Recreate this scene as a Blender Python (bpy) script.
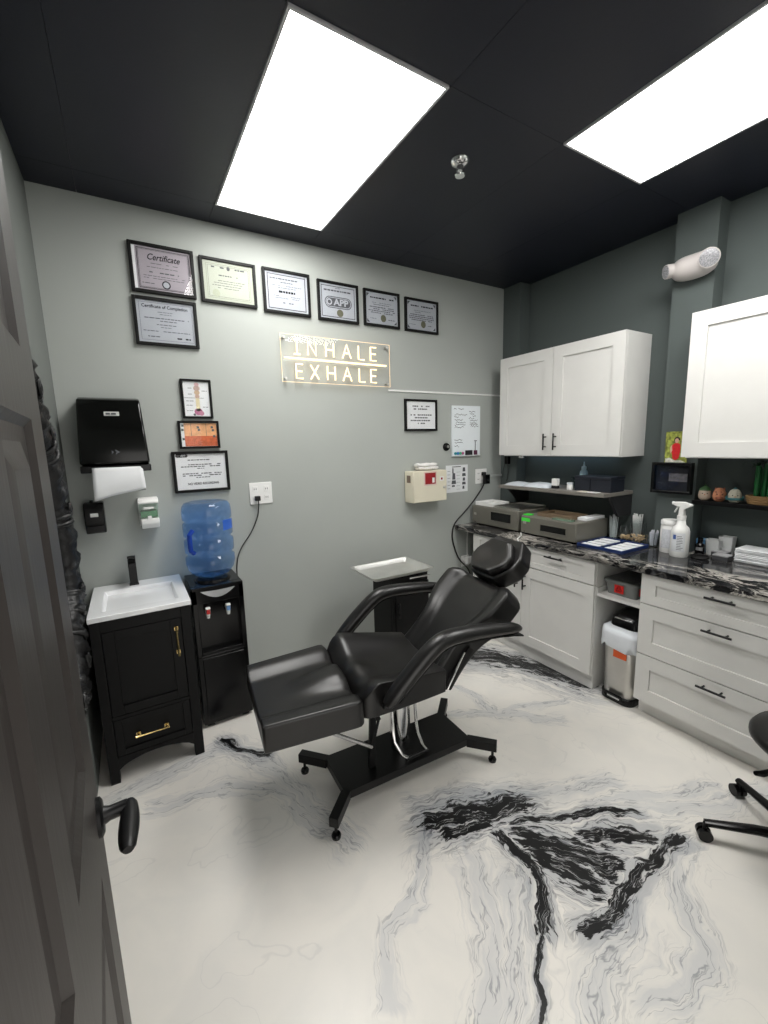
import bpy, bmesh, math, random
from math import sin, cos, pi, radians, sqrt, exp
from mathutils import Vector, Matrix

for _o in list(bpy.data.objects):
    bpy.data.objects.remove(_o)
scene = bpy.context.scene
COL = scene.collection
random.seed(7)

# ------------------------------------------------------------------ camera, world, exposure
def make_camera():
    yaw, pitch, roll = radians(30.8095), radians(9.0834), radians(-1.53)
    fw = Vector((sin(yaw)*cos(pitch), cos(yaw)*cos(pitch), -sin(pitch)))
    rt = Vector((cos(yaw), -sin(yaw), 0))
    up = rt.cross(fw)
    r2 = cos(roll)*rt + sin(roll)*up
    u2 = -sin(roll)*rt + cos(roll)*up
    cd = bpy.data.cameras.new('camera')
    cd.sensor_fit = 'HORIZONTAL'
    cd.sensor_width = 36.0
    cd.lens = 425.144/768*36.0
    cd.clip_start = 0.01
    co = bpy.data.objects.new('camera', cd)
    COL.objects.link(co)
    m = Matrix((r2, u2, -fw)).transposed().to_4x4()
    m.translation = Vector((-2.4272, -2.8571, 1.639))
    co.matrix_world = m
    scene.camera = co
make_camera()

w = bpy.data.worlds.new('world')
scene.world = w
w.use_nodes = True
w.node_tree.nodes['Background'].inputs[0].default_value = (1.0, 0.97, 0.93, 1)
w.node_tree.nodes['Background'].inputs[1].default_value = 1.8
scene.view_settings.view_transform = 'Standard'
scene.view_settings.look = 'None'
scene.view_settings.gamma = 1.0
scene.view_settings.exposure = 0.25
scene.view_settings.use_curve_mapping = False
scene.cycles.use_denoising = True
scene.cycles.max_bounces = 10
LIGHT_PANEL = 13.3           # radiance of the two ceiling light panels

# ------------------------------------------------------------------ materials
def lin(c):
    out = []
    for v in c[:3]:
        v = v/255.0
        out.append(v/12.92 if v <= 0.04045 else ((v+0.055)/1.055)**2.4)
    return (out[0], out[1], out[2], 1.0)

class NT:
    """small helper around a node tree"""
    def __init__(self, name):
        self.m = bpy.data.materials.new(name)
        self.m.use_nodes = True
        self.t = self.m.node_tree
        self.b = self.t.nodes['Principled BSDF']
    def n(self, typ, **kw):
        nd = self.t.nodes.new(typ)
        for k, v in kw.items():
            setattr(nd, k, v)
        return nd
    def put(self, sock, v):
        if hasattr(v, 'bl_idname') and hasattr(v, 'is_output'):
            self.t.links.new(v, sock)
        else:
            sock.default_value = v
    def math(self, op, a, b=0.0, c=0.0, clamp=False):
        nd = self.n('ShaderNodeMath', operation=op, use_clamp=clamp)
        self.put(nd.inputs[0], a); self.put(nd.inputs[1], b)
        if len(nd.inputs) > 2: self.put(nd.inputs[2], c)
        return nd.outputs[0]
    def vmath(self, op, a, b=(0, 0, 0)):
        nd = self.n('ShaderNodeVectorMath', operation=op)
        self.put(nd.inputs[0], a)
        if op == 'SCALE': self.put(nd.inputs['Scale'], b)
        else: self.put(nd.inputs[1], b)
        return nd.outputs['Value'] if op in ('DOT_PRODUCT', 'LENGTH', 'DISTANCE') else nd.outputs['Vector']
    def noise(self, vec, scale, detail=3.0, dist=0.0, rough=0.5, out='Fac'):
        nd = self.n('ShaderNodeTexNoise')
        self.t.links.new(vec, nd.inputs['Vector'])
        nd.inputs['Scale'].default_value = scale
        nd.inputs['Detail'].default_value = detail
        nd.inputs['Distortion'].default_value = dist
        nd.inputs['Roughness'].default_value = rough
        return nd.outputs[out]
    def smooth(self, v, lo, hi):
        nd = self.n('ShaderNodeMapRange', interpolation_type='SMOOTHSTEP')
        self.put(nd.inputs['Value'], v)
        nd.inputs['From Min'].default_value = min(lo, hi)
        nd.inputs['From Max'].default_value = max(lo, hi)
        if lo > hi:
            nd.inputs['To Min'].default_value = 1.0
            nd.inputs['To Max'].default_value = 0.0
        return nd.outputs[0]
    def mix(self, f, a, b):
        nd = self.n('ShaderNodeMix', data_type='RGBA')
        self.put(nd.inputs[0], f); self.put(nd.inputs[6], a); self.put(nd.inputs[7], b)
        return nd.outputs[2]
    def pos(self):
        return self.n('ShaderNodeNewGeometry').outputs['Position']
    def obj(self):
        return self.n('ShaderNodeTexCoord').outputs['Object']
    def bump(self, h, strength=0.2, dist=0.01):
        nd = self.n('ShaderNodeBump')
        nd.inputs['Strength'].default_value = strength
        nd.inputs['Distance'].default_value = dist
        self.t.links.new(h, nd.inputs['Height'])
        self.t.links.new(nd.outputs[0], self.b.inputs['Normal'])

MATS = {}
def mat(name, rgb, rough=0.5, metal=0.0, spec=0.5, var=0.06, scale=8.0, bump=0.0, bscale=60.0, coat=0.0, emit=0.0,
        trans=0.0, ior=1.45, stretch=None):
    if name in MATS: return MATS[name]
    t = NT(name)
    p = t.obj()
    if stretch:
        p = t.vmath('MULTIPLY', p, stretch)
    c = lin(rgb)
    if var > 0:
        nz = t.noise(p, scale, 4.0)
        f = t.smooth(nz, 0.3, 0.7)
        d = tuple(x*(1-var) for x in c[:3])+(1.0,)
        e = tuple(min(1.0, x*(1+var)) for x in c[:3])+(1.0,)
        t.put(t.b.inputs['Base Color'], t.mix(f, d, e))
    else:
        t.b.inputs['Base Color'].default_value = c
    t.b.inputs['Roughness'].default_value = rough
    t.b.inputs['Metallic'].default_value = metal
    t.b.inputs['Specular IOR Level'].default_value = spec
    t.b.inputs['Coat Weight'].default_value = coat
    t.b.inputs['Coat Roughness'].default_value = 0.08
    t.b.inputs['Transmission Weight'].default_value = trans
    t.b.inputs['IOR'].default_value = ior
    if emit:
        t.b.inputs['Emission Color'].default_value = c
        t.b.inputs['Emission Strength'].default_value = emit
    if bump:
        t.bump(t.noise(p, bscale, 4.0), bump, 0.004)
    MATS[name] = t.m
    return t.m

def thin_glass(name, tint=(255, 255, 255), rough=0.02, refl=1.0):
    if name in MATS: return MATS[name]
    t = NT(name)
    t.t.nodes.remove(t.b)
    out = t.t.nodes['Material Output']
    tr = t.n('ShaderNodeBsdfTransparent'); tr.inputs[0].default_value = lin(tint)
    gl = t.n('ShaderNodeBsdfGlossy'); gl.inputs['Roughness'].default_value = rough
    fr = t.n('ShaderNodeFresnel'); fr.inputs[0].default_value = 1.45
    mx = t.n('ShaderNodeMixShader')
    bf = t.n('ShaderNodeNewGeometry').outputs['Backfacing']
    k = t.math('MULTIPLY', fr.outputs[0], t.math('SUBTRACT', refl, t.math('MULTIPLY', bf, refl)), clamp=True)
    t.t.links.new(k, mx.inputs[0])
    t.t.links.new(tr.outputs[0], mx.inputs[1]); t.t.links.new(gl.outputs[0], mx.inputs[2])
    t.t.links.new(mx.outputs[0], out.inputs[0])
    MATS[name] = t.m
    return t.m

def floor_material():
    t = NT('white_marbled_epoxy')
    P = t.pos()
    P = t.vmath('MULTIPLY', P, (1, 1, 0))
    n1 = t.vmath('SUBTRACT', t.noise(P, 2.4, 2.0, out='Color'), (0.5, 0.5, 0.5))
    n2 = t.vmath('SUBTRACT', t.noise(P, 8.0, 2.0, out='Color'), (0.5, 0.5, 0.5))
    n3 = t.vmath('SUBTRACT', t.noise(P, 26.0, 2.0, out='Color'), (0.5, 0.5, 0.5))
    W = t.vmath('ADD', P, t.vmath('SCALE', n1, 0.17))
    W = t.vmath('ADD', W, t.vmath('SCALE', n2, 0.075))
    W = t.vmath('ADD', W, t.vmath('SCALE', n3, 0.022))
    W = t.vmath('MULTIPLY', W, (1, 1, 0))
    def seg(a, b, wd, off):
        ba = Vector((b[0]-a[0], b[1]-a[1], 0.0))
        L = ba.length
        e = ba/L
        pa = t.vmath('SUBTRACT', W, (a[0], a[1], 0))
        al = t.vmath('DOT_PRODUCT', pa, tuple(e))
        pe = t.vmath('DOT_PRODUCT', pa, (-e.y, e.x, 0))
        over = t.math('SUBTRACT', al, t.math('MINIMUM', t.math('MAXIMUM', al, 0.0), L))
        d = t.math('SQRT', t.math('ADD', t.math('MULTIPLY', over, over), t.math('MULTIPLY', pe, pe)))
        cmb = t.n('ShaderNodeCombineXYZ')
        t.put(cmb.inputs[0], t.math('ADD', al, off)); t.put(cmb.inputs[1], pe)
        return t.math('MULTIPLY', d, 1.0/wd), cmb.outputs[0]
    def field(strokes):
        cur = vec = None
        for si, (pts, wd) in enumerate(strokes):
            off = si*3.7
            for a, b in zip(pts[:-1], pts[1:]):
                d, v = seg(a, b, wd, off)
                off += sqrt((a[0]-b[0])**2+(a[1]-b[1])**2)
                if cur is None:
                    cur, vec = d, v
                else:
                    mx = t.n('ShaderNodeMix', data_type='VECTOR')
                    t.put(mx.inputs[0], t.math('LESS_THAN', d, cur))
                    t.t.links.new(vec, mx.inputs[4]); t.t.links.new(v, mx.inputs[5])
                    vec = mx.outputs[1]
                    cur = t.math('MINIMUM', cur, d)
        return cur, vec
    black = [([(-1.46, -1.56), (-1.30, -1.585), (-1.18, -1.64), (-1.04, -1.69)], 0.058),
             ([(-1.44, -1.64), (-1.25, -1.66)], 0.032),
             ([(-1.17, -1.84), (-1.06, -1.95), (-0.97, -2.06)], 0.068),
             ([(-1.20, -1.92), (-1.10, -2.05)], 0.060),
             ([(-1.25, -1.74), (-1.262, -1.924), (-1.365, -2.099)], 0.030),
             ([(-1.365, -2.099), (-1.53, -2.21), (-1.7, -2.3)], 0.011),
             ([(-1.25, -2.17), (-1.07, -2.17), (-0.82, -2.178), (-0.62, -2.177)], 0.030),
             ([(-0.92, -1.96), (-0.74, -2.1)], 0.042),
             ([(-1.14, -1.74), (-0.91, -1.85), (-0.657, -2.015)], 0.020),
             ([(-0.36, -0.40), (-0.10, -0.777), (0.09, -1.2)], 0.12),
             ([(-2.12, -0.50), (-1.95, -0.72)], 0.028)]
    grey = [([(-2.62, -0.62), (-2.35, -0.57), (-2.1, -0.56), (-1.98, -0.77), (-1.9, -1.12), (-1.81, -1.4)], 0.06),
            ([(-2.5, -0.78), (-2.2, -0.84), (-2.0, -1.0), (-1.93, -1.2), (-1.80, -1.45)], 0.035),
            ([(-1.42, -1.75), (-1.536, -1.99), (-1.73, -2.15), (-1.9, -2.3)], 0.05),
            ([(-1.36, -1.92), (-1.5, -2.06), (-1.75, -2.26)], 0.05),
            ([(-1.47, -1.50), (-1.6, -1.68), (-1.68, -1.79), (-1.85, -1.8), (-1.93, -1.98)], 0.028),
            ([(-0.62, -2.0), (-0.35, -2.16), (-0.03, -2.26)], 0.05),
            ([(-0.8, -1.86), (-0.55, -1.97), (-0.2, -2.1)], 0.03),
            ([(-0.66, -2.2), (-0.865, -2.3), (-1.04, -2.4), (-1.25, -2.39)], 0.04),
            ([(-1.05, -2.22), (-1.35, -2.28), (-1.6, -2.4)], 0.05),
            ([(-1.0, -0.62), (-0.67, -0.85), (-0.65, -1.18), (-0.39, -1.41)], 0.04),
            ([(-0.95, -1.02), (-0.6, -1.2), (-0.2, -1.28)], 0.03),
            ([(-1.46, -1.45), (-1.2, -1.55), (-0.9, -1.7), (-0.6, -1.85)], 0.045)]
    dB, vB = field(black)
    dG, vG = field(grey)
    k2 = t.noise(W, 5.0, 4.0, 0.8)
    def streak(v, fx, fy, detail=4.0, dist=0.3):
        return t.noise(t.vmath('MULTIPLY', v, (fx, fy, 0)), 1.0, detail, dist, 0.6)
    s1 = streak(vB, 11.0, 46.0)
    s2 = streak(vB, 7.0, 60.0, 3.0)
    s3 = streak(vB, 3.5, 30.0, 3.0)
    g1 = streak(vG, 3.0, 26.0, 3.0)
    g2 = streak(vG, 5.0, 48.0, 3.0)
    amp = t.math('MULTIPLY', t.math('MULTIPLY_ADD', dB, 1.25, 0.28, clamp=True), 4.2)
    a = t.math('ADD', t.math('SUBTRACT', 1.0, dB), t.math('MULTIPLY', t.math('SUBTRACT', s1, 0.52), amp))
    blk = t.smooth(a, 0.0, 0.22)
    thread = t.smooth(t.math('ABSOLUTE', t.math('SUBTRACT', s2, 0.56)), 0.0, 0.022)
    blk = t.math('MULTIPLY', blk, t.math('MULTIPLY_ADD', thread, 0.85, 0.15))
    ridgeB = t.smooth(t.math('ABSOLUTE', t.math('SUBTRACT', s3, 0.5)), 0.030, 0.0)
    lineB = t.math('MULTIPLY', ridgeB, t.smooth(dB, 3.4, 0.8))
    washB = t.math('MULTIPLY', t.smooth(t.math('ADD', dB, t.math('MULTIPLY', t.math('SUBTRACT', s3, 0.5), 5.0)), 3.0, 0.6), 0.6)
    ridgeG = t.smooth(t.math('ABSOLUTE', t.math('SUBTRACT', g1, 0.5)), 0.022, 0.0)
    lineG = t.math('MULTIPLY', ridgeG, t.smooth(dG, 2.2, 0.3))
    washG = t.math('MULTIPLY', t.smooth(t.math('ADD', dG, t.math('MULTIPLY', t.math('SUBTRACT', g2, 0.5), 4.5)), 1.8, 0.0), 0.42)
    # a few faint threads everywhere
    bg = t.smooth(t.math('ABSOLUTE', t.math('SUBTRACT', t.noise(W, 1.7, 3.0, 1.5), 0.5)), 0.006, 0.0)
    bg = t.math('MULTIPLY', bg, 0.14)
    col = t.mix(t.smooth(k2, 0.3, 0.7), lin((230, 226, 219)), lin((224, 221, 215)))
    col = t.mix(bg, col, lin((150, 152, 156)))
    col = t.mix(washG, col, lin((176, 180, 186)))
    col = t.mix(washB, col, lin((150, 155, 163)))
    col = t.mix(t.math('MULTIPLY', lineG, 0.55), col, lin((98, 103, 113)))
    col = t.mix(t.math('MULTIPLY', lineB, 0.75), col, lin((62, 66, 76)))
    col = t.mix(blk, col, lin((10, 10, 12)))
    t.put(t.b.inputs['Base Color'], col)
    t.b.inputs['Roughness'].default_value = 0.28
    t.b.inputs['Specular IOR Level'].default_value = 0.45
    t.bump(t.noise(P, 3.0, 2.0), 0.04, 0.02)
    return t.m

def granite_material():
    t = NT('black_white_granite')
    P = t.obj()
    P = t.vmath('MULTIPLY', P, (1.0, 0.45, 1.0))
    n1 = t.vmath('SUBTRACT', t.noise(P, 4.0, 3.0, out='Color'), (0.5, 0.5, 0.5))
    W = t.vmath('ADD', P, t.vmath('SCALE', n1, 0.35))
    a = t.noise(W, 6.0, 7.0, 1.0, 0.68)
    b = t.noise(W, 42.0, 4.0, 0.6)
    ridge = t.smooth(t.math('ABSOLUTE', t.math('SUBTRACT', a, 0.5)), 0.05, 0.0)
    v = t.math('MULTIPLY', ridge, t.smooth(t.noise(W, 3.5, 4.0), 0.42, 0.66))
    col = t.mix(t.smooth(b, 0.5, 0.72), lin((24, 24, 26)), lin((70, 70, 72)))
    col = t.mix(v, col, lin((205, 200, 192)))
    t.put(t.b.inputs['Base Color'], col)
    t.b.inputs['Roughness'].default_value = 0.08
    return t.m

def wall_material(name, rgb):
    t = NT(name)
    P = t.pos()
    f = t.smooth(t.noise(P, 1.3, 3.0), 0.3, 0.7)
    c = lin(rgb)
    t.put(t.b.inputs['Base Color'], t.mix(f, tuple(x*0.965 for x in c[:3])+(1,), tuple(x*1.03 for x in c[:3])+(1,)))
    t.b.inputs['Roughness'].default_value = 0.8
    t.b.inputs['Specular IOR Level'].default_value = 0.15
    t.bump(t.noise(P, 160.0, 3.0), 0.10, 0.002)
    return t.m

M_FLOOR = floor_material()
M_GRANITE = granite_material()
M_WALL = wall_material('pale_grey_green_paint', (168, 172, 168))
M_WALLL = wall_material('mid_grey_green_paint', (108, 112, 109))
M_SLATE = wall_material('dark_slate_paint', (86, 93, 92))
M_CEIL = mat('black_ceiling_paint', (18, 20, 34), 0.42, var=0.08, scale=3.0, bump=0.05)
M_CEILBACK = mat('ceiling_grid_black', (22, 23, 30), 0.6)
M_CAB = mat('white_cabinet_paint', (220, 219, 216), 0.35, var=0.015)
M_BLACKMETAL = mat('black_metal', (12, 12, 13), 0.38, spec=0.4)
M_BLACKPLASTIC = mat('black_plastic', (9, 9, 10), 0.24, spec=0.35)
M_BLACKWOOD = mat('black_painted_wood', (7, 7, 8), 0.45, spec=0.25, bump=0.05)
M_FRAME = mat('black_picture_frame', (10, 10, 10), 0.5, spec=0.25)
M_LEATHER = mat('black_leather', (17, 16, 16), 0.34, spec=0.6, var=0.12, bump=0.12, bscale=220.0)
M_CHROME = mat('chrome', (215, 215, 215), 0.12, metal=1.0, var=0.02)
M_STEEL = mat('brushed_steel', (200, 198, 194), 0.34, metal=1.0, var=0.05)
M_GOLD = mat('brushed_gold', (214, 188, 128), 0.25, metal=1.0, var=0.03)
M_WHITE = mat('white_plastic', (232, 232, 230), 0.35, var=0.01)
M_CERAMIC = mat('white_ceramic', (236, 237, 238), 0.12, var=0.01, coat=0.5)
M_PAPER = mat('white_paper', (226, 228, 230), 0.7, var=0.02)
M_INK = mat('dark_print', (34, 34, 38), 0.9, spec=0.1, var=0.0)
M_GREYINK = mat('grey_print', (88, 90, 94), 0.9, spec=0.1, var=0.0)
M_DOOR = mat('charcoal_brown_door_paint', (44, 40, 38), 0.45, var=0.07, scale=5.0, bump=0.12, bscale=90.0, stretch=(1, 1, 0.12))
M_GLASS = thin_glass('picture_glass')
M_GLASS_MATT = thin_glass('non_glare_picture_glass', rough=0.4, refl=0.2)

# ------------------------------------------------------------------ geometry builder
ROOT = {}
class G:
    def __init__(self):
        self.v = []; self.f = []
    def add(self, vs, fs):
        k = len(self.v)
        self.v += [Vector(p) for p in vs]
        self.f += [tuple(i+k for i in q) for q in fs]
        return self
    def box(self, x0, x1, y0, y1, z0, z1):
        x0, x1 = min(x0, x1), max(x0, x1); y0, y1 = min(y0, y1), max(y0, y1); z0, z1 = min(z0, z1), max(z0, z1)
        return self.add([(x0, y0, z0), (x1, y0, z0), (x1, y1, z0), (x0, y1, z0), (x0, y0, z1), (x1, y0, z1), (x1, y1, z1), (x0, y1, z1)],
                        [(0, 3, 2, 1), (4, 5, 6, 7), (0, 1, 5, 4), (1, 2, 6, 5), (2, 3, 7, 6), (3, 0, 4, 7)])
    def obox(self, c, ax, ay, az):
        c, ax, ay, az = Vector(c), Vector(ax), Vector(ay), Vector(az)
        vs = [c+sx*ax+sy*ay+sz*az for sz in (-1, 1) for sx, sy in ((-1, -1), (1, -1), (1, 1), (-1, 1))]
        return self.add(vs, [(0, 3, 2, 1), (4, 5, 6, 7), (0, 1, 5, 4), (1, 2, 6, 5), (2, 3, 7, 6), (3, 0, 4, 7)])
    def bar(self, p, q, wd, th, up=(0, 0, 1)):
        p, q = Vector(p), Vector(q)
        d = q-p; L = d.length; d.normalize()
        s = d.cross(Vector(up))
        if s.length < 1e-4: s = d.cross(Vector((1, 0, 0)))
        s.normalize(); u = s.cross(d)
        return self.obox((p+q)/2, d*L/2, s*wd/2, u*th/2)
    def tube(self, pts, r, n=10, closed=False, caps=True, flat=1.0, up=None):
        pts = [Vector(p) for p in pts]
        m = len(pts)
        rs = r if isinstance(r, (list, tuple)) else [r]*m
        base = len(self.v)
        prev = None
        for i, p in enumerate(pts):
            if closed: d = pts[(i+1) % m]-pts[i-1]
            else: d = pts[min(i+1, m-1)]-pts[max(i-1, 0)]
            d.normalize()
            if prev is None:
                a = Vector(up) if up else (Vector((0, 0, 1)) if abs(d.z) < 0.9 else Vector((1, 0, 0)))
                s = d.cross(a).normalized()
            else:
                s = prev - d*prev.dot(d)
                s = s.normalized() if s.length > 1e-6 else d.orthogonal().normalized()
            prev = s
            u = s.cross(d)
            for k in range(n):
                an = 2*pi*k/n
                self.v.append(p+(s*cos(an)+u*sin(an)*flat)*rs[i])
        cnt = m if closed else m-1
        for i in range(cnt):
            for k in range(n):
                a = base+i*n+k; b = base+i*n+(k+1) % n
                c = base+((i+1) % m)*n+(k+1) % n; d_ = base+((i+1) % m)*n+k
                self.f.append((a, d_, c, b))
        if caps and not closed:
            self.f.append(tuple(base+k for k in range(n)))
            self.f.append(tuple(base+(m-1)*n+k for k in reversed(range(n))))
        return self
    def cyl(self, p, q, r0, r1=None, n=20):
        return self.tube([p, q], [r0, r0 if r1 is None else r1], n)
    def lathe(self, prof, c=(0, 0, 0), n=24, axis='z', sx=1.0, sy=1.0):
        base = len(self.v)
        c = Vector(c)
        for r, h in prof:
            for k in range(n):
                a = 2*pi*k/n
                x, y = r*cos(a)*sx, r*sin(a)*sy
                p = {'z': (x, y, h), 'x': (h, x, y), 'y': (y, h, x)}[axis]
                self.v.append(c+Vector(p))
        m = len(prof)
        for i in range(m-1):
            for k in range(n):
                a = base+i*n+k; b = base+i*n+(k+1) % n
                self.f.append((a, b, b+n, a+n))
        self.f.append(tuple(base+k for k in reversed(range(n))))
        self.f.append(tuple(base+(m-1)*n+k for k in range(n)))
        return self
    def ball(self, c, rx, ry=None, rz=None, n=16, m=10):
        ry = rx if ry is None else ry; rz = rx if rz is None else rz
        prof = [(max(sin(pi*i/m), 0.002), -cos(pi*i/m)) for i in range(m+1)]
        base = len(self.v)
        self.lathe(prof, (0, 0, 0), n)
        for i in range(base, len(self.v)):
            p = self.v[i]
            self.v[i] = Vector((c[0]+p.x*rx, c[1]+p.y*ry, c[2]+p.z*rz))
        return self
    def prism(self, poly, lo, hi, axis='y'):
        """poly in the two remaining axes; extruded along axis"""
        n = len(poly)
        def P(a, b, h):
            return {'y': (a, h, b), 'x': (h, a, b), 'z': (a, b, h)}[axis]
        vs = [P(a, b, lo) for a, b in poly]+[P(a, b, hi) for a, b in poly]
        fs = [tuple(range(n)), tuple(range(2*n-1, n-1, -1))]
        for i in range(n):
            j = (i+1) % n
            fs.append((i, i+n, j+n, j))
        return self.add(vs, fs)
    def map(self, fn):
        self.v = [Vector(fn(p)) for p in self.v]
        return self
    def build(self, name, m, parent=None, smooth=35, bevel=0.0, seg=2, local=False, kind=None, label=None, subsurf=0):
        me = bpy.data.meshes.new(name)
        vs = self.v
        R = ROOT.get(parent.name) if parent else None
        if R is not None and not local:
            inv = R.inverted()
            vs = [inv @ p for p in vs]
        me.from_pydata([tuple(p) for p in vs], [], self.f)
        bm = bmesh.new(); bm.from_mesh(me)
        bmesh.ops.recalc_face_normals(bm, faces=bm.faces)
        bm.to_mesh(me); bm.free()
        me.materials.append(m)
        o = bpy.data.objects.new(name, me)
        COL.objects.link(o)
        if parent:
            o.parent = parent
            if R is not None: ROOT[o.name] = R
        if smooth:
            for pl in me.polygons: pl.use_smooth = True
            me.set_sharp_from_angle(angle=radians(smooth))
        if bevel:
            b = o.modifiers.new('bevel', 'BEVEL'); b.width = bevel; b.segments = seg; b.limit_method = 'ANGLE'
            b.angle_limit = radians(35); b.harden_normals = False
        if subsurf:
            b = o.modifiers.new('subsurf', 'SUBSURF'); b.levels = subsurf; b.render_levels = subsurf
        if kind: o['kind'] = kind
        if label: o['label'] = label
        return o

def thing(name, label, cat, loc=(0, 0, 0), rotz=0.0, group=None, kind=None):
    o = bpy.data.objects.new(name, None)
    o.empty_display_size = 0.1
    COL.objects.link(o)
    o.location = loc
    o.rotation_euler = (0, 0, rotz)
    if label: o['label'] = label
    if cat: o['category'] = cat
    if group: o['group'] = group
    if kind: o['kind'] = kind
    ROOT[o.name] = Matrix.Translation(Vector(loc)) @ Matrix.Rotation(rotz, 4, 'Z')
    return o

def tag(o, label, cat, group=None):
    o['label'] = label; o['category'] = cat
    if group: o['group'] = group
    return o

def text_geo(body, size, bold=0.0, shear=0.0, width=None):
    cu = bpy.data.curves.new('lettering', 'FONT')
    cu.body = body; cu.size = size; cu.align_x = 'CENTER'; cu.align_y = 'CENTER'
    cu.shear = shear; cu.offset = bold; cu.resolution_u = 3
    ob = bpy.data.objects.new('lettering', cu)
    COL.objects.link(ob)
    dg = bpy.context.evaluated_depsgraph_get()
    dg.update()
    me = bpy.data.meshes.new_from_object(ob.evaluated_get(dg))
    vs = [v.co.copy() for v in me.vertices]
    fs = [tuple(p.vertices) for p in me.polygons]
    bpy.data.objects.remove(ob); bpy.data.curves.remove(cu); bpy.data.meshes.remove(me)
    if width:
        xs = [v.x for v in vs]; k = width/(max(xs)-min(xs))
        for v in vs: v.x *= k
    g = G(); g.v = vs; g.f = fs
    return g
def on_back(g, x, y, z):      # text lying in a plane that faces -Y
    return g.map(lambda p: (x+p.x, y-p.z, z+p.y))
def on_right(g, x, y, z):     # text lying in a plane that faces -X
    return g.map(lambda p: (x-p.z, y-p.x, z+p.y))
def dashes(g, x0, x1, z, h, y, fill=0.75, seed=0, plane='back'):
    """a row of print too small to read"""
    rnd = random.Random(seed)
    x = x0
    while x < x1-0.004:
        wd = min(rnd.uniform(0.008, 0.026), x1-x)
        if rnd.random() < fill:
            if plane == 'back':
                g.add([(x, y, z-h/2), (x+wd, y, z-h/2), (x+wd, y, z+h/2), (x, y, z+h/2)], [(0, 1, 2, 3)])
            else:
                g.add([(y, -x, z-h/2), (y, -x-wd, z-h/2), (y, -x-wd, z+h/2), (y, -x, z+h/2)], [(0, 1, 2, 3)])
        x += wd+0.004
    return g

# ------------------------------------------------------------------ the setting
H = 2.952; XL = -2.715; XR = 0.680; XP = 0.561; YF = -2.835
G().box(XL-0.1, XR+0.1, YF-1.4, 0.1, -0.1, 0.0).build('floor', M_FLOOR, kind='structure', smooth=0)
G().box(XL-0.1, XR+0.1, 0.0, 0.1, 0, H+0.1).build('wall_back', M_WALL, kind='structure', smooth=0)
G().box(XL-0.1, XL, YF, 0.0, 0, H+0.1).build('wall_left', M_WALLL, kind='structure', smooth=0)
G().box(XR, XR+0.1, YF, 0.0, 0, H+0.1).build('wall_right', M_SLATE, kind='structure', smooth=0)
DX0, DX1, DH = -2.53, -1.60, 2.16
g = G().box(DX1, XR+0.1, YF-0.12, YF, 0, H+0.1).box(XL-0.1, DX0, YF-0.12, YF, 0, H+0.1)
g.box(DX0, DX1, YF-0.12, YF, DH, H+0.1)
g.build('wall_front', M_WALL, kind='structure', smooth=0)
G().box(XP, XR, -0.187, 0.0, 0.0, H).build('trim_1', M_SLATE, kind='structure', smooth=0, label='dark slate pilaster in the back corner')
G().box(XP, XR, -1.605, -1.385, 0.0, H).build('trim_2', M_SLATE, kind='structure', smooth=0, label='dark slate pilaster between the wall cabinets')

ceil = G().box(XL-0.1, XR+0.1, YF-0.12, 0.1, H+0.016, H+0.1).build('ceiling', M_CEILBACK, kind='structure', smooth=0)
cxs = [XL, -2.505, -1.875, -1.245, -0.600, 0.030, XR]
cys = [0.0, -0.215, -1.445, -2.675, YF]
LIGHT_CELLS = [(2, 1), (4, 2)]
for i in range(6):
    for j in range(4):
        if (i, j) in LIGHT_CELLS: continue
        G().box(cxs[i]+0.0008, cxs[i+1]-0.0008, cys[j]-0.0008, cys[j+1]+0.0008, H, H+0.016).build('ceiling_panel', M_CEIL, ceil, smooth=0)

M_DIFF = None
def diffuser_material():
    t = NT('lit_diffuser')
    t.b.inputs['Base Color'].default_value = (0.9, 0.9, 0.9, 1)
    t.b.inputs['Emission Color'].default_value = (1.0, 0.985, 0.955, 1)
    t.b.inputs['Emission Strength'].default_value = LIGHT_PANEL
    return t.m
M_DIFF = diffuser_material()
M_RIM = mat('light_panel_rim', (196, 196, 198), 0.5, var=0.0)
for (i, j), lb in zip(LIGHT_CELLS, ('lit white ceiling light panel above the row of framed certificates', 'lit white ceiling light panel beside the slate wall')):
    x0, x1, y0, y1 = cxs[i]+0.004, cxs[i+1]-0.004, cys[j+1]+0.004, cys[j]-0.004
    t = thing('ceiling_light', lb, 'ceiling light', ((x0+x1)/2, (y0+y1)/2, H), group='ceiling light panels')
    e = 0.010
    g = G().box(x0, x1, y0, y0+e, H-0.006, H+0.012).box(x0, x1, y1-e, y1, H-0.006, H+0.012)
    g.box(x0, x0+e, y0+e, y1-e, H-0.006, H+0.012).box(x1-e, x1, y0+e, y1-e, H-0.006, H+0.012)
    g.build('rim', M_RIM, t, smooth=0)
    G().box(x0+e, x1-e, y0+e, y1-e, H-0.002, H+0.008).build('diffuser', M_DIFF, t, smooth=0)

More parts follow.
